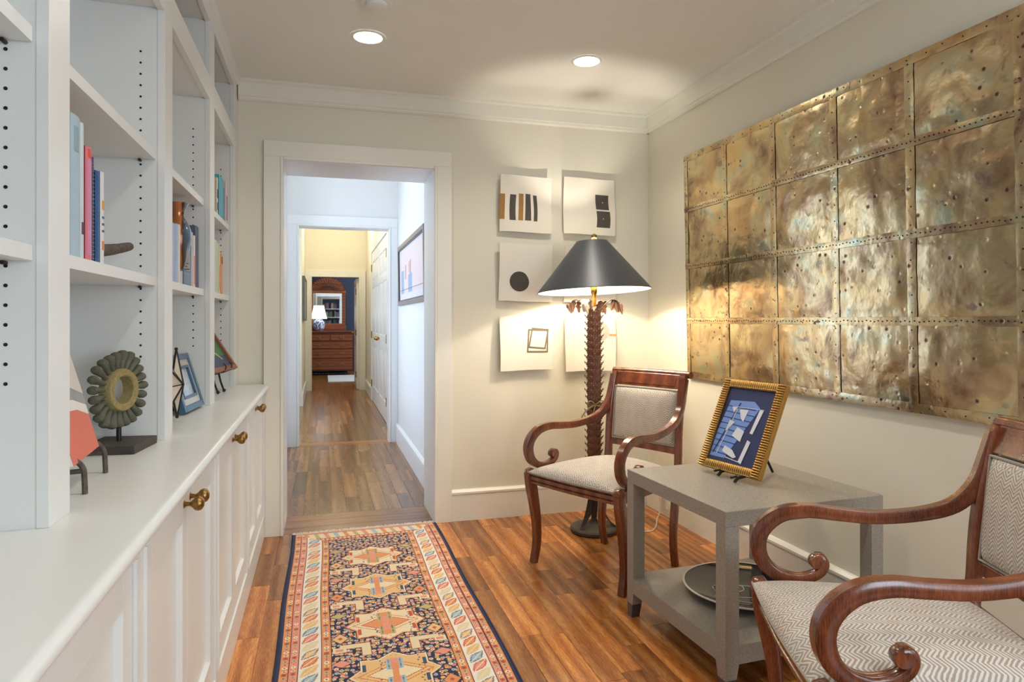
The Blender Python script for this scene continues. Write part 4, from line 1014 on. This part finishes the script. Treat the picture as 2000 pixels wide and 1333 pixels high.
sheet('cream paper sheet with three grey and two ochre vertical bars, top left of six', 1.000, 1.318, 1.683, 2.014, 1,
      [('ochre_bar', bar(-.008, .09, .215, .66), tape_g), ('grey_bar', bar(.19, .305, .205, .655, -.008), tape_k), ('ochre_bar', bar(.355, .445, .21, .68, .004), tape_g), ('grey_bar', bar(.485, .59, .215, .685, .004), tape_k), ('grey_bar', bar(.64, .71, .21, .67, .012), tape_k)], .0)
sheet('cream paper sheet with two stacked charcoal rounded squares, top right of six', 1.397, 1.732, 1.683, 2.024, 2,
      [('charcoal_square', bar(.615, .87, .462, .725, -.008), tape_k), ('charcoal_square', bar(.62, .885, .14, .435, .010), tape_k), ('dot', circ(.745, .59, .010, .010, 10), M['white']), ('dot', circ(.752, .30, .010, .010, 10), M['white'])], -.008)
sheet('cream paper sheet with one charcoal disc, left of the lampshade', .994, 1.321, 1.275, 1.615, 3, [('charcoal_disc', circ(.378, .345, .182, .172), tape_k), ('dot', circ(.382, .345, .011, .011, 10), M['white'])])
sheet('cream paper sheet almost hidden behind the black lampshade', 1.400, 1.735, 1.270, 1.604, 4, [])
def outline(pts, w):
    c = (sum(p[0] for p in pts)/4, sum(p[1] for p in pts)/4); out = []
    ins = [(c[0]+(p[0]-c[0])*(1-w), c[1]+(p[1]-c[1])*(1-w)) for p in pts]
    return [(pts[i], pts[(i+1) % 4], ins[(i+1) % 4], ins[i]) for i in range(4)]
mts = [('outline_side', list(q), linec) for q in outline([(.505, .32), (.91, .315), (.905, .735), (.515, .75)], .14)]+[('outline_side', list(q), linec) for q in outline([(.53, .405), (.86, .375), (.915, .745), (.585, .775)], .15)]
sheet('cream paper sheet with two overlapping square outlines, bottom left of six', 1.000, 1.325, .866, 1.189, 5, mts)
sheet('cream paper sheet with a pale grey disc and tan bar behind the lamp stem', 1.407, 1.736, .852, 1.187, 6, [('grey_disc', circ(.70, .72, .165, .165), gry), ('tan_bar', bar(.86, 1.0, .635, .68), tanc)])

# ------------------------------------------------------------------ hammered metal wall piece
mp = base('hammered_brass_copper', lin(168, 150, 120), .3, 1); nt = NT(mp); c = nt.co(); rnd = nt.n('ShaderNodeObjectInfo').outputs['Random']
off = nt.n('ShaderNodeCombineXYZ'); nt.l(nt.math('MULTIPLY', rnd, 31), off.inputs[0]); nt.l(nt.math('MULTIPLY', rnd, 17), off.inputs[2])
cv_ = nt.map(c, (1, 1, 1), off.outputs[0])
n1 = nt.noise(cv_, 5, 5, .6, .8); n2 = nt.noise(cv_, 13, 4, .6, .5); n3 = nt.noise(cv_, 3.2, 3, .5, 1.2)
colr = nt.ramp(n1, [(.30, lin(140, 112, 94)), (.43, lin(182, 158, 126)), (.55, lin(208, 190, 150)), (.68, lin(184, 194, 172))])
colr = nt.mix(nt.ramp(n3, [(.50, (0, 0, 0, 1)), (.68, (.8, .8, .8, 1))]), colr, lin(214, 182, 128))
colr = nt.mix(nt.ramp(n2, [(.60, (0, 0, 0, 1)), (.72, (.9, .9, .9, 1))]), colr, lin(140, 118, 112))
vo = nt.n('ShaderNodeTexVoronoi'); vo.inputs['Scale'].default_value = 24; nt.l(cv_, vo.inputs['Vector'])
spots = nt.ramp(vo.outputs['Distance'], [(.10, (1, 1, 1, 1)), (.20, (0, 0, 0, 1))])
colr = nt.mix(nt.math('MULTIPLY', spots, nt.math('GREATER_THAN', nt.noise(cv_, 9, 1), .52)), colr, lin(104, 84, 74))
nt.l(colr, nt.p.inputs['Base Color']); nt.l(nt.math('ADD', nt.math('MULTIPLY', n2, .22), .13), nt.p.inputs['Roughness'])
hh = nt.math('ADD', nt.math('MULTIPLY', nt.noise(cv_, 11, 3, .5), 1.0), nt.math('ADD', nt.math('MULTIPLY', nt.ramp(vo.outputs['Distance'], [(.0, (0, 0, 0, 1)), (.22, (.35, .35, .35, 1))]), 1), nt.math('MULTIPLY', nt.noise(cv_, 45, 2), .18)))
nt.bump(hh, .30, .010)
wa = frame_obj('metal_wall_art', 'large hammered brass and copper panel grid hanging on the right wall', 'wall art', (1.957, (3.322+1.06)/2, .846), (0, -1, 0), -.020)
WA, HA = 2.262, 1.225
cu = [0, .385, .757, 1.128, 1.483, 1.862, 2.262]; rv_ = [0, .314, .614, .927, 1.225]
X_ = lambda u: u-WA/2
obj('backing_board', box(-WA/2+.012, WA/2-.012, .004, .016, .012, HA-.012), plain('board_edge', lin(120, 92, 62), .6), wa)
edge_ = MB()
for a, b, c_, d in ((-WA/2, WA/2, 0, .003), (-WA/2, WA/2, HA-.003, HA)): edge_.box(a, b, -.0025, .020, c_, d)
edge_.box(-WA/2, -WA/2+.003, -.0025, .020, .003, HA-.003); edge_.box(WA/2-.003, WA/2, -.0025, .020, .003, HA-.003)
obj('folded_edge', edge_, mp, wa)
def pnl(i, j):
    u0, u1, v0, v1 = cu[i], cu[i+1], rv_[j], rv_[j+1]; sd_ = Vector((i*3.1, j*5.7, 2))
    def f(a, b):
        e = min(1, 6*min(a, 1-a))*min(1, 6*min(b, 1-b))
        n_ = noise.noise(Vector((a*2.2, b*2.2, 0))+sd_)*.006+noise.noise(Vector((a*6, b*6, 3))+sd_)*.0022+abs(noise.noise(Vector((a*14, b*14, 7))+sd_))*.0012
        pk = .0022*math.sin(a*60+3*noise.noise(Vector((a*5, 0, 0))))*math.exp(-min(b, 1-b)*16)
        return (X_(u0+(u1-u0)*a), -.0005-e*(.0022*math.sin(PI*a)*math.sin(PI*b)+n_*.75+.002+pk*.6), v0+(v1-v0)*b)
    return MB().grid(f, 36, 30)
for i in range(6):
    for j in range(4): obj('metal_panel', pnl(i, j), mp, wa, smooth=180)
def strip(u0, u1, v0, v1, dz=.0):
    nn = 24; hz = (u1-u0) > (v1-v0); sdv = Vector((u0*9, v0*9, 1))
    def f(a, b):
        w = (.0018*noise.noise(Vector((a*12*(1 if hz else .2), b*12*(.2 if hz else 1), 0))+sdv))
        u, v = u0+(u1-u0)*a, v0+(v1-v0)*b
        if hz: v += w
        else: u += w
        cr2 = 1-abs(2*(b if hz else a)-1)**4
        return (X_(u), -.0034-dz*.6-.0006*cr2+w*.25, v)
    m = MB().grid(f, nn if hz else 4, 4 if hz else nn); return m
for j in (1, 2, 3):
    for i in range(6): obj('seam_strip', strip(cu[i], cu[i+1], rv_[j]-.015, rv_[j]+.015, .002), mp, wa)
for i in range(1, 6):
    for j in range(4): obj('seam_strip', strip(cu[i]-.019, cu[i]+.019, rv_[j]+.014, rv_[j+1]-(.014 if j < 3 else .03)), mp, wa)
for a in range(6):
    obj('border_strip', strip(cu[a], cu[a+1], 0, .034), mp, wa); obj('border_strip', strip(cu[a], cu[a+1], HA-.034, HA), mp, wa)
for a in range(4):
    obj('border_strip', strip(0, .034, rv_[a]+.014, rv_[a+1]-.014), mp, wa); obj('border_strip', strip(WA-.034, WA, rv_[a]+.014, rv_[a+1]-.014), mp, wa)
nl = MB(); rn = random.Random(5)
def nail(u, v, y=-.0040, r=.0026): nl.lathe([(r, -.0008), (r, .0004)], (X_(u), y, v), 8, ax='y')
for j in (1, 2, 3):
    u = .01
    while u < WA-.01: nail(u, rv_[j]+rn.uniform(-.003, .003), -.0056); u += .0165+rn.random()*.004
for i in range(1, 6):
    for j in range(4):
        for k in range(5): nail(cu[i]+rn.uniform(-.004, .004), rv_[j]+.03+(rv_[j+1]-rv_[j]-.06)*k/4)
u = .03
while u < WA: nail(u, .017+rn.uniform(-.004, .004)); nail(u+.01, HA-.015+rn.uniform(-.004, .004)); u += .06+rn.random()*.02
v = .03
while v < HA-.02: nail(.015, v); nail(WA-.015, v); v += .055+rn.random()*.02
obj('nails', nl, M['iron'], wa, smooth=0, kind='stuff')

# ------------------------------------------------------------------ palm floor lamp
LX, LY = 1.440, 3.432
lm = plain('bronzed_leaf', lin(158, 116, 96), .42, .45, .3, 30); lm_d = plain('dark_base_metal', lin(96, 88, 80), .65, .3, .25, 40); lt = plain('silvered_leaf', lin(206, 194, 178), .4, .4, .2, 40)
t = thing('floor_lamp', 'tall palm trunk floor lamp with a wide black cone shade in the corner', 'lamp', (LX, LY, 0))
obj('base', MB().lathe([(.122, 0), (.130, .006), (.131, .020), (.124, .029), (.10, .033), (.04, .040), (.02, .06), (.012, .08)], (LX, LY, 0), 48), lm_d, t)
obj('stem', MB().lathe([(.014, .07), (.020, .12), (.026, .24), (.029, .5), (.031, .9), (.031, 1.20), (.02, 1.225), (.008, 1.24)], (LX, LY, 0), 20), lm_d, t)
def leaf_mesh(L, Wl, out, seed=0):
    def f(i, j):
        a = 2*i-1; t_ = j; env = math.sin(PI*min(1, t_*.62+.30))**.7
        lob = 1+.20*math.cos(t_*PI*6)*abs(a)**2
        w = Wl*env*lob*(1-.25*t_**3) if t_ < .97 else Wl*.12
        tipc = max(0, abs(a)-.55)/.45
        r_ = out*(t_**2.6)-.007*a*a+.011*tipc*tipc*(1.0 if (j*6) % 1 > .5 else .3)*t_
        return (a*w, -r_, t_*L+.012*tipc*(1 if (j*6) % 1 > .4 else 0)-.016*a*a*(t_ > .05))
    m = MB().grid(f, 8, 12); n0 = len(m.v)
    m.v += [(p[0], p[1]+.0014, p[2]) for p in m.v[:n0]]; m.f += [q[::-1] for q in [[k+n0 for k in ff] for ff in m.f]]; m.m = [0]*len(m.f)
    return m
proto = None; cntl = 0
rows = 27
for k in range(rows):
    z = .205+k*.0372; rr = .0255+.006*min(1, k/10)
    if k == 12 or k == 13: rr -= .004
    for q in range(6):
        a = q*PI/3+math.radians(-75)+PI/2+.0
        if proto is None:
            m_ = leaf_mesh(.066, .027, .024); o = obj('leaf', m_, lm, t, smooth=50, kind='sheet'); proto = o; pz = o.location.copy()
            # origin at leaf foot
            sh_ = WP[o.name]; 
            for v_ in o.data.vertices: v_.co += sh_
        else: o = proto.copy(); COL.objects.link(o)
        o.rotation_euler = (0, 0, a); o.location = (math.sin(a)*rr, -math.cos(a)*rr, z)
        s_ = 1.0 if k < 24 else .95
        o.scale = (s_*(.9+.1*min(1, k/8)), s_, s_)
# feet leaves
for q in range(3):
    a = math.radians(-150+q*120); dx, dy = math.cos(a), math.sin(a)
    path = cr([(LX+dx*.02, LY+dy*.02, .24), (LX+dx*.035, LY+dy*.035, .17), (LX+dx*.06, LY+dy*.06, .10), (LX+dx*.095, LY+dy*.095, .05), (LX+dx*.118, LY+dy*.118, .036)], 4)
    obj('foot_leaf', MB().sweep(path, Vector((-dy, dx, 0)), [(-.5, 0), (-.3, .25), (0, .5), (.3, .25), (.5, 0), (.3, -.1), (0, .1), (-.3, -.1)], lerpl([.022, .034, .034, .028, .012], len(path)), .012), M['iron'], t)
# crown fronds
for q in range(6):
    a = math.radians(-75+q*60); dx, dy = math.cos(a), math.sin(a)
    up_ = q == 0
    path = cr([(LX+dx*.026, LY+dy*.026, 1.195), (LX+dx*.045, LY+dy*.045, 1.235), (LX+dx*.085, LY+dy*.085, 1.272), (LX+dx*.120, LY+dy*.120, 1.272), (LX+dx*.140, LY+dy*.140, 1.240), (LX+dx*.138, LY+dy*.138, 1.205)], 4)
    if up_: path = cr([(LX+dx*.030, LY+dy*.030, 1.19), (LX+dx*.040, LY+dy*.040, 1.22), (LX+dx*.055, LY+dy*.055, 1.25), (LX+dx*.075, LY+dy*.075, 1.27), (LX+dx*.080, LY+dy*.080, 1.262)], 4)
    n = len(path); ws = [x*(1+.28*(1 if (i % 3) == 1 else -.6)) for i, x in enumerate(lerpl([.010, .016, .036, .046, .040, .008] if not up_ else [.03, .045, .05, .035, .008], n))]
    if q in (1, 2, 4, 5):
        for (dr, dz_, ww, rot_) in ((.128, 1.262, .016, PI*.97), (.112, 1.27, .013, PI*1.06), (.145, 1.25, .012, PI*.90)):
            lf = leaf_mesh(.062, ww, .006); sgx = 1 if math.cos(a-YAW*-1) > 0 else -1
            Rm = Matrix.Translation((LX+dx*dr, LY+dy*dr, dz_)) @ Matrix.Rotation(math.radians(-16), 4, 'Z') @ Matrix.Rotation(rot_+(.12*sgx), 4, 'Y')
            lf.v = [tuple(Rm @ Vector(p)) for p in lf.v]; obj('frond_leaflet', lf, lt if q == 5 else lm, t, smooth=50, kind='sheet')
    obj('frond', MB().sweep(path, Vector((-dy, dx, 0)), [(-.5, .0), (-.25, .35), (0, .5), (.25, .35), (.5, 0), (.25, .15), (0, .3), (-.25, .15)], ws, .010), lt if q in (4, 5) else lm, t)
rb = MB(); zb = .70
rb.tube([(LX+math.cos(a)*.040, LY+math.sin(a)*.040, zb+.004*math.sin(3*a)) for a in [k*2*PI/24 for k in range(25)]], .004, 6)
fx, fy = LX-.012, LY-.046
for sg in (-1, 1):
    rb.tube(cr([(fx, fy, zb), (fx+sg*.025, fy-.010, zb+.022), (fx+sg*.045, fy-.012, zb+.018), (fx+sg*.042, fy-.010, zb-.008), (fx, fy, zb)], 4), .0034, 6)
rb.tube(cr([(fx, fy, zb), (fx-.035, fy-.012, zb-.010), (fx-.065, fy-.012, zb-.035), (fx-.085, fy-.012, zb-.062)], 4), .0042, 6)
rb.tube(cr([(fx, fy, zb), (fx-.012, fy-.012, zb-.03), (fx-.008, fy-.012, zb-.06)], 4), .0036, 6)
obj('ribbon_bow', rb, plain('gold_ribbon', lin(176, 158, 116), .45, .5, .3, 90), t)
obj('socket', MB().lathe([(.008, 1.235), (.012, 1.25), (.012, 1.30), (.018, 1.315), (.019, 1.36), (.012, 1.37)], (LX, LY, 0), 20), M['brass'], t)
obj('bulb', MB().lathe([(.010, 1.370), (.014, 1.38), (.027, 1.405), (.029, 1.425), (.021, 1.445), (.001, 1.453)], (LX, LY, 0), 20), M['bulb'], t)
point('floor_lamp_light', (LX-.006, LY-.021, 1.474), 12, .018, (1, .90, .76))
SH = [(.311, 1.322), (.085, 1.596)]
bo = base('black_shade', lin(62, 66, 72), .42, 0, .5); NT(bo)
wi = base('shade_lining', lin(246, 240, 226), .8); 
s0 = obj('lamp_shade', MB().lathe([(.309, 1.3215), (.3125, 1.3215), (.3125, 1.3245), (.0865, 1.598), (.0835, 1.598), (.0835, 1.596)], (LX, LY, 0), 72, cap=False), bo, t, smooth=30)
obj('shade_lining', MB().lathe([(.3095, 1.3225), (.3095, 1.3235), (.0835, 1.5965)], (LX, LY, 0), 72, cap=False), wi, s0, smooth=30)
s0.rotation_euler = (math.radians(-2.6), math.radians(-1.8), 0)
hp = MB(); hp.tube([(LX-.084, LY, 1.590), (LX+.084, LY, 1.590)], .0022, 6); hp.tube([(LX, LY-.084, 1.590), (LX, LY+.084, 1.590)], .0022, 6); hp.tube(cr([(LX-.015, LY, 1.33), (LX-.045, LY, 1.40), (LX-.045, LY, 1.50), (LX, LY, 1.588), (LX+.045, LY, 1.50), (LX+.045, LY, 1.40), (LX+.015, LY, 1.33)], 5), .0018, 6)
obj('harp', hp, M['brass'], t)
obj('finial', MB().lathe([(.004, 1.59), (.006, 1.603), (.009, 1.606), (.015, 1.612), (.0175, 1.622), (.014, 1.633), (.004, 1.639)], (LX, LY, 0), 20), M['brass'], t)
cw = plain('cream_flex', lin(232, 224, 204), .5)
t = thing('power_cord', 'cream lamp cord running along the floor to the wall outlet', 'cord', (1.7, 3.5, 0))
obj('flex', MB().tube(cr([(LX+.12, LY, .020), (LX+.18, LY-.04, .004), (1.72, 3.33, .004), (1.80, 3.40, .004), (1.87, 3.52, .004), (1.915, 3.575, .02), (1.925, 3.58, .07), (1.935, 3.58, .095)], 5), .003, 6), cw, t)
obj('plug', box(1.922, 1.946, 3.568, 3.592, .085, .115), cw, t, bevel=.003)
t = thing('wall_outlet', 'cream electrical outlet low on the right wall baseboard', 'outlet', (1.953, 3.585, .05))
obj('plate', box(1.949, 1.957, 3.55, 3.62, .045, .150), M['trim'], t, bevel=.001)
obj('socket', box(1.947, 1.949, 3.57, 3.60, .10, .135), M['white'], t); obj('slot', box(1.9463, 1.947, 3.576, 3.579, .112, .122), M['hole'], t)
obj('slot', box(1.9463, 1.947, 3.590, 3.593, .112, .122), M['hole'], t)

# ------------------------------------------------------------------ hall furnishings
t = frame_obj('framed_print', 'framed pink and blue city print on the hallway right wall', 'picture', (.688, 5.40, 1.292), (0, -1, 0), -.012)
fm = plain('pewter_frame', lin(150, 138, 136), .35, .5, .15, 40)
obj('frame', ring(-.82, .82, 0, .535, .035, -.020, -.001), fm, t, bevel=.003)
obj('frame_inner', ring(-.785, .785, .035, .500, .010, -.016, -.002), plain('pewter_dark', lin(96, 88, 90), .4, .5), t)
flat([([(-.776, .044), (.776, .044), (.776, .491), (-.776, .491)], 0), ([(-.70, .10), (.72, .10), (.72, .46), (-.70, .46)], 1), ([(-.64, .10), (-.46, .10), (-.46, .30), (-.64, .30)], 2), ([(-.15, .10), (.08, .10), (.08, .24), (.02, .26), (-.15, .24)], 2), ([(-.38, .22), (-.30, .22), (-.28, .34), (-.36, .33)], 3), ([(-.10, .26), (.02, .26), (.02, .36), (-.10, .34)], 3), ([(.25, .16), (.42, .16), (.42, .37), (.25, .35)], 3), ([(-.64, .20), (-.46, .20), (-.46, .29), (-.64, .29)], 4)],
     [plain('mat_board', lin(228, 222, 224), .5), plain('pale_pink_sky', lin(226, 206, 204), .5, 0, .05, 3), plain('pale_blue_tower', lin(150, 176, 204), .5), plain('rose_tower', lin(214, 166, 158), .5, 0, .1, 12), plain('slate_tower', lin(88, 116, 140), .5)], 'print', t, y0=-.004)
obj('glass_line', box(-.70, .72, -.0112, -.0102, .130, .1325), fm, t)
t = thing('small_framed_picture', 'narrow dark framed picture on the far hallway left wall', 'picture', (-.265, 10.3, 1.15))
obj('frame', box(-.268, -.235, 9.60, 9.63, 1.15, 1.77).box(-.268, -.235, 10.87, 10.9, 1.15, 1.77).box(-.268, -.235, 9.63, 10.87, 1.15, 1.18).box(-.268, -.235, 9.63, 10.87, 1.74, 1.77), plain('grey_frame', lin(120, 122, 120), .5), t)
obj('print', box(-.268, -.245, 9.63, 10.87, 1.18, 1.74), plain('grey_print', lin(172, 176, 172), .5, 0, .2, 14), t)
def pdoor(name, along, a0, a1, pos, th, side, z1, panels, mat, knob_at, hinge_at, lab=None):
    """panelled door: along 'y' -> lies in plane x=pos; side: direction of the visible face"""
    P3 = (lambda a, d, z: (pos+d*side, a, z)) if along == 'y' else (lambda a, d, z: (a, pos+d*side, z))
    def bx(mb, a, b, d0, d1, za, zb): return mb.prism([(a, za), (b, za), (b, zb), (a, zb)], lambda u, v, h: P3(u, h, v), d0, d1)
    root = S(name, bx(MB(), a0, a1, -th, -.010, .006, z1), mat)
    mb = MB(); W_ = a1-a0; sw = min(.11, W_*.16)
    bx(mb, a0, a0+sw, -.010, 0, .006, z1); bx(mb, a1-sw, a1, -.010, 0, .006, z1); m = (a0+a1)/2; bx(mb, m-sw*.45, m+sw*.45, -.010, 0, .006, z1)
    zz = [.006]+[z for p in panels for z in p]+[z1]
    for k in range(0, len(zz), 2):
        for q0, q1 in ((a0+sw, m-sw*.45), (m+sw*.45, a1-sw)): bx(mb, q0, q1, -.010, 0, zz[k], zz[k+1])
    obj('door_frame', mb, mat, root)
    for za, zb in panels:
        for q0, q1 in ((a0+sw, m-sw*.45), (m+sw*.45, a1-sw)):
            g = .02; pm_ = MB(); lo_ = [P3(q0+.006, -.0099, za+.006), P3(q1-.006, -.0099, za+.006), P3(q1-.006, -.0099, zb-.006), P3(q0+.006, -.0099, zb-.006)]; hi_ = [P3(q0+.006+g, -.002, za+.006+g), P3(q1-.006-g, -.002, za+.006+g), P3(q1-.006-g, -.002, zb-.006-g), P3(q0+.006+g, -.002, zb-.006-g)]
            pm_.add(lo_+hi_, [(0, 3, 2, 1), (4, 5, 6, 7), (0, 1, 5, 4), (1, 2, 6, 5), (2, 3, 7, 6), (3, 0, 4, 7)]); obj('raised_panel', pm_, mat, root)
    if knob_at is not None:
        kp = P3(knob_at, .030, .93); kn = MB(); kn.sphere(kp, .027, 16); kn.tube([P3(knob_at, -.0, .93), P3(knob_at, .02, .93)], .010, 10); obj('door_knob', kn, M['brass'], root)
    for hz in (.25, .95, z1-.22):
        hb = MB(); hb.tube([P3(hinge_at, .006, hz-.05), P3(hinge_at, .006, hz+.05)], .010, 10); bx(hb, hinge_at-.018, hinge_at+.018, .0, .003, hz-.05, hz+.05); obj('hinge', hb, M['brassdark'], root)
    return root
PN = [(.22, .80), (.98, 1.62), (1.72, 1.98)]
pdoor('door_1', 'y', 8.70, 9.90, .690, .035, -1, 2.13, PN, M['halltrim'], 8.82, 9.885)
pdoor('door_2', 'y', 7.52, 8.69, .690, .035, -1, 2.13, PN, M['halltrim'], 8.57, 7.535)
S('trim_10', box(.680, .70, 7.40, 7.515, 0, 2.25).box(.680, .70, 9.905, 10.0, 0, 2.25).box(.680, .70, 7.515, 9.905, 2.135, 2.25), M['halltrim'])
PN3 = [(.20, .74), (.88, 1.42), (1.50, 1.74)]
pdoor('door_3', 'y', 11.50, 12.27, .545, .036, -1, 1.855, PN3, M['trim'], 12.18, 11.51)
# bedroom: chest, mirror, lamp, mat
t = thing('chest_of_drawers', 'reddish brown five drawer chest below the mirror in the far bedroom', 'chest', (.15, 14.85, 0))
CX0, CX1, CY0, CY1 = -.33, .63, 14.60, 15.08
obj('body', box(CX0, CX1, CY0+.012, CY1, .085, .905), M['chestdark'], t)
obj('top', box(CX0-.015, CX1+.015, CY0-.012, CY1, .905, .93), M['chest'], t, bevel=.004)
for q, (a, b, z0, z1) in enumerate([(CX0+.02, .148, .722, .846), (.162, CX1-.02, .722, .846), (CX0+.02, CX1-.02, .556, .704), (CX0+.02, CX1-.02, .356, .540), (CX0+.02, CX1-.02, .110, .342)]):
    d = obj('drawer', box(a, b, CY0-.004, CY0+.012, z0, z1), M['chest'], t, bevel=.003)
    cx = [(a+b)/2] if q < 2 else [CX0+.24, CX1-.24]
    for x in cx:
        z = (z0+z1)/2; h = MB(); h.prism([(x-.05, z+.012), (x-.03, z+.026), (x, z+.03), (x+.03, z+.026), (x+.05, z+.012), (x+.03, z+.002), (x-.03, z+.002)], lambda a_, b_, c_: (a_, c_, b_), CY0-.007, CY0-.004)
        h.tube(cr([(x-.04, CY0-.010, z+.012), (x-.03, CY0-.018, z-.008), (x, CY0-.020, z-.014), (x+.03, CY0-.018, z-.008), (x+.04, CY0-.010, z+.012)], 4), .0035, 6)
        obj('bail_pull', h, M['brassdark'], d)
    if q in (2, 3): obj('keyhole', MB().lathe([(.007, -.002), (.007, .001)], ((CX0+CX1)/2, CY0-.005, z1-.03), 10, ax='y'), M['hole'], d)
for x in (CX0, CX1-.12): obj('bracket_foot', MB().prism([(x, 0), (x+.06 if x < 0 else x+.12, 0), (x+.12, .06 if x < 0 else 0), (x+.12, .085), (x, .085)] if x < 0 else [(x+.06, 0), (x+.12, 0), (x+.12, .085), (x, .085), (x, .06)], lambda a_, b_, c_: (a_, c_, b_), CY0+.012, CY0+.05), M['chest'], t)
t = thing('dresser_mirror', 'carved wooden mirror with a sunburst arch standing on the chest', 'mirror', (.10, 14.85, .93))
mx, MY = .103, 14.94
obj('box_base', box(mx-.385, mx+.385, MY-.10, MY+.12, .932, 1.045), M['chest'], t, bevel=.006)
obj('base_drawer', box(mx-.30, mx+.30, MY-.108, MY-.100, .955, 1.025), M['chest'], t, bevel=.003)
for s_ in (-1, 1): obj('frame_post', box(mx+s_*.335-.035, mx+s_*.335+.035, MY-.02, MY+.03, 1.045, 1.80), M['chest'], t, bevel=.006)
obj('lower_rail', box(mx-.30, mx+.30, MY-.02, MY+.03, 1.045, 1.085), M['chest'], t, bevel=.004)
obj('cornice', box(mx-.385, mx+.385, MY-.04, MY+.04, 1.735, 1.80), M['chest'], t, bevel=.006)
mg = base('mirror_silver', (.9, .92, .93, 1), .02, 1)
obj('mirror_glass', box(mx-.30, mx+.30, MY, MY+.01, 1.085, 1.735), mg, t)
arch = [(mx+.36*math.cos(a), 1.80+.285*math.sin(a)) for a in [PI*k/28 for k in range(29)]]
obj('arch_board', MB().prism(arch, lambda a_, b_, c_: (a_, c_, b_), MY-.005, MY+.03), M['chestdark'], t)
for k in range(17):
    a = PI*(k+.5)/17; a2 = PI*.42/17; p0 = (mx+.10*math.cos(a), 1.81+.06*math.sin(a)); 
    r1 = (mx+.325*math.cos(a-a2), 1.805+.25*math.sin(a-a2)); r2 = (mx+.325*math.cos(a+a2), 1.805+.25*math.sin(a+a2))
    obj('sunburst_ray', MB().prism([p0, r1, (mx+.345*math.cos(a), 1.805+.268*math.sin(a)), r2], lambda a_, b_, c_: (a_, c_, b_), MY-.028, MY-.005), M['chest'], t, smooth=0)
t = thing('table_lamp', 'blue and white china lamp with a glowing white bell shade on the chest', 'lamp', (-.075, 14.68, .93))
bw = base('china', lin(226, 230, 236), .15); nt = NT(bw); nt.l(nt.ramp(nt.noise(nt.co(), 26, 4, .6), [(.47, lin(232, 236, 240)), (.53, lin(70, 104, 164))]), nt.p.inputs['Base Color'])
obj('china_body', MB().lathe([(.07, .945), (.10, .965), (.118, 1.01), (.122, 1.07), (.105, 1.13), (.06, 1.165), (.045, 1.18), (.05, 1.195)], (-.075, 14.68, 0), 28), bw, t)
obj('plinth', MB().lathe([(.10, .931), (.10, .944), (.08, .947)], (-.075, 14.68, 0), 28), M['chest'], t)
sg_ = emit('lit_shade', (1, .97, .92, 1), 1.0); sg_.node_tree.nodes['Principled BSDF'].inputs['Base Color'].default_value = (.8, .8, .78, 1)
obj('lamp_shade', MB().lathe([(.168, 1.185), (.152, 1.24), (.135, 1.32), (.115, 1.40), (.105, 1.465)], (-.075, 14.68, 0), 12, cap=False), sg_, t)
obj('stem', MB().lathe([(.008, 1.19), (.008, 1.46)], (-.075, 14.68, 0), 10), M['brass'], t)
obj('bath_mat', box(.10, .90, 12.95, 14.45, .0, .010), plain('white_mat', lin(226, 230, 230), .9, 0, .04, 60), label='white mat on the floor inside the far bedroom door', cat='rug', bevel=.004)
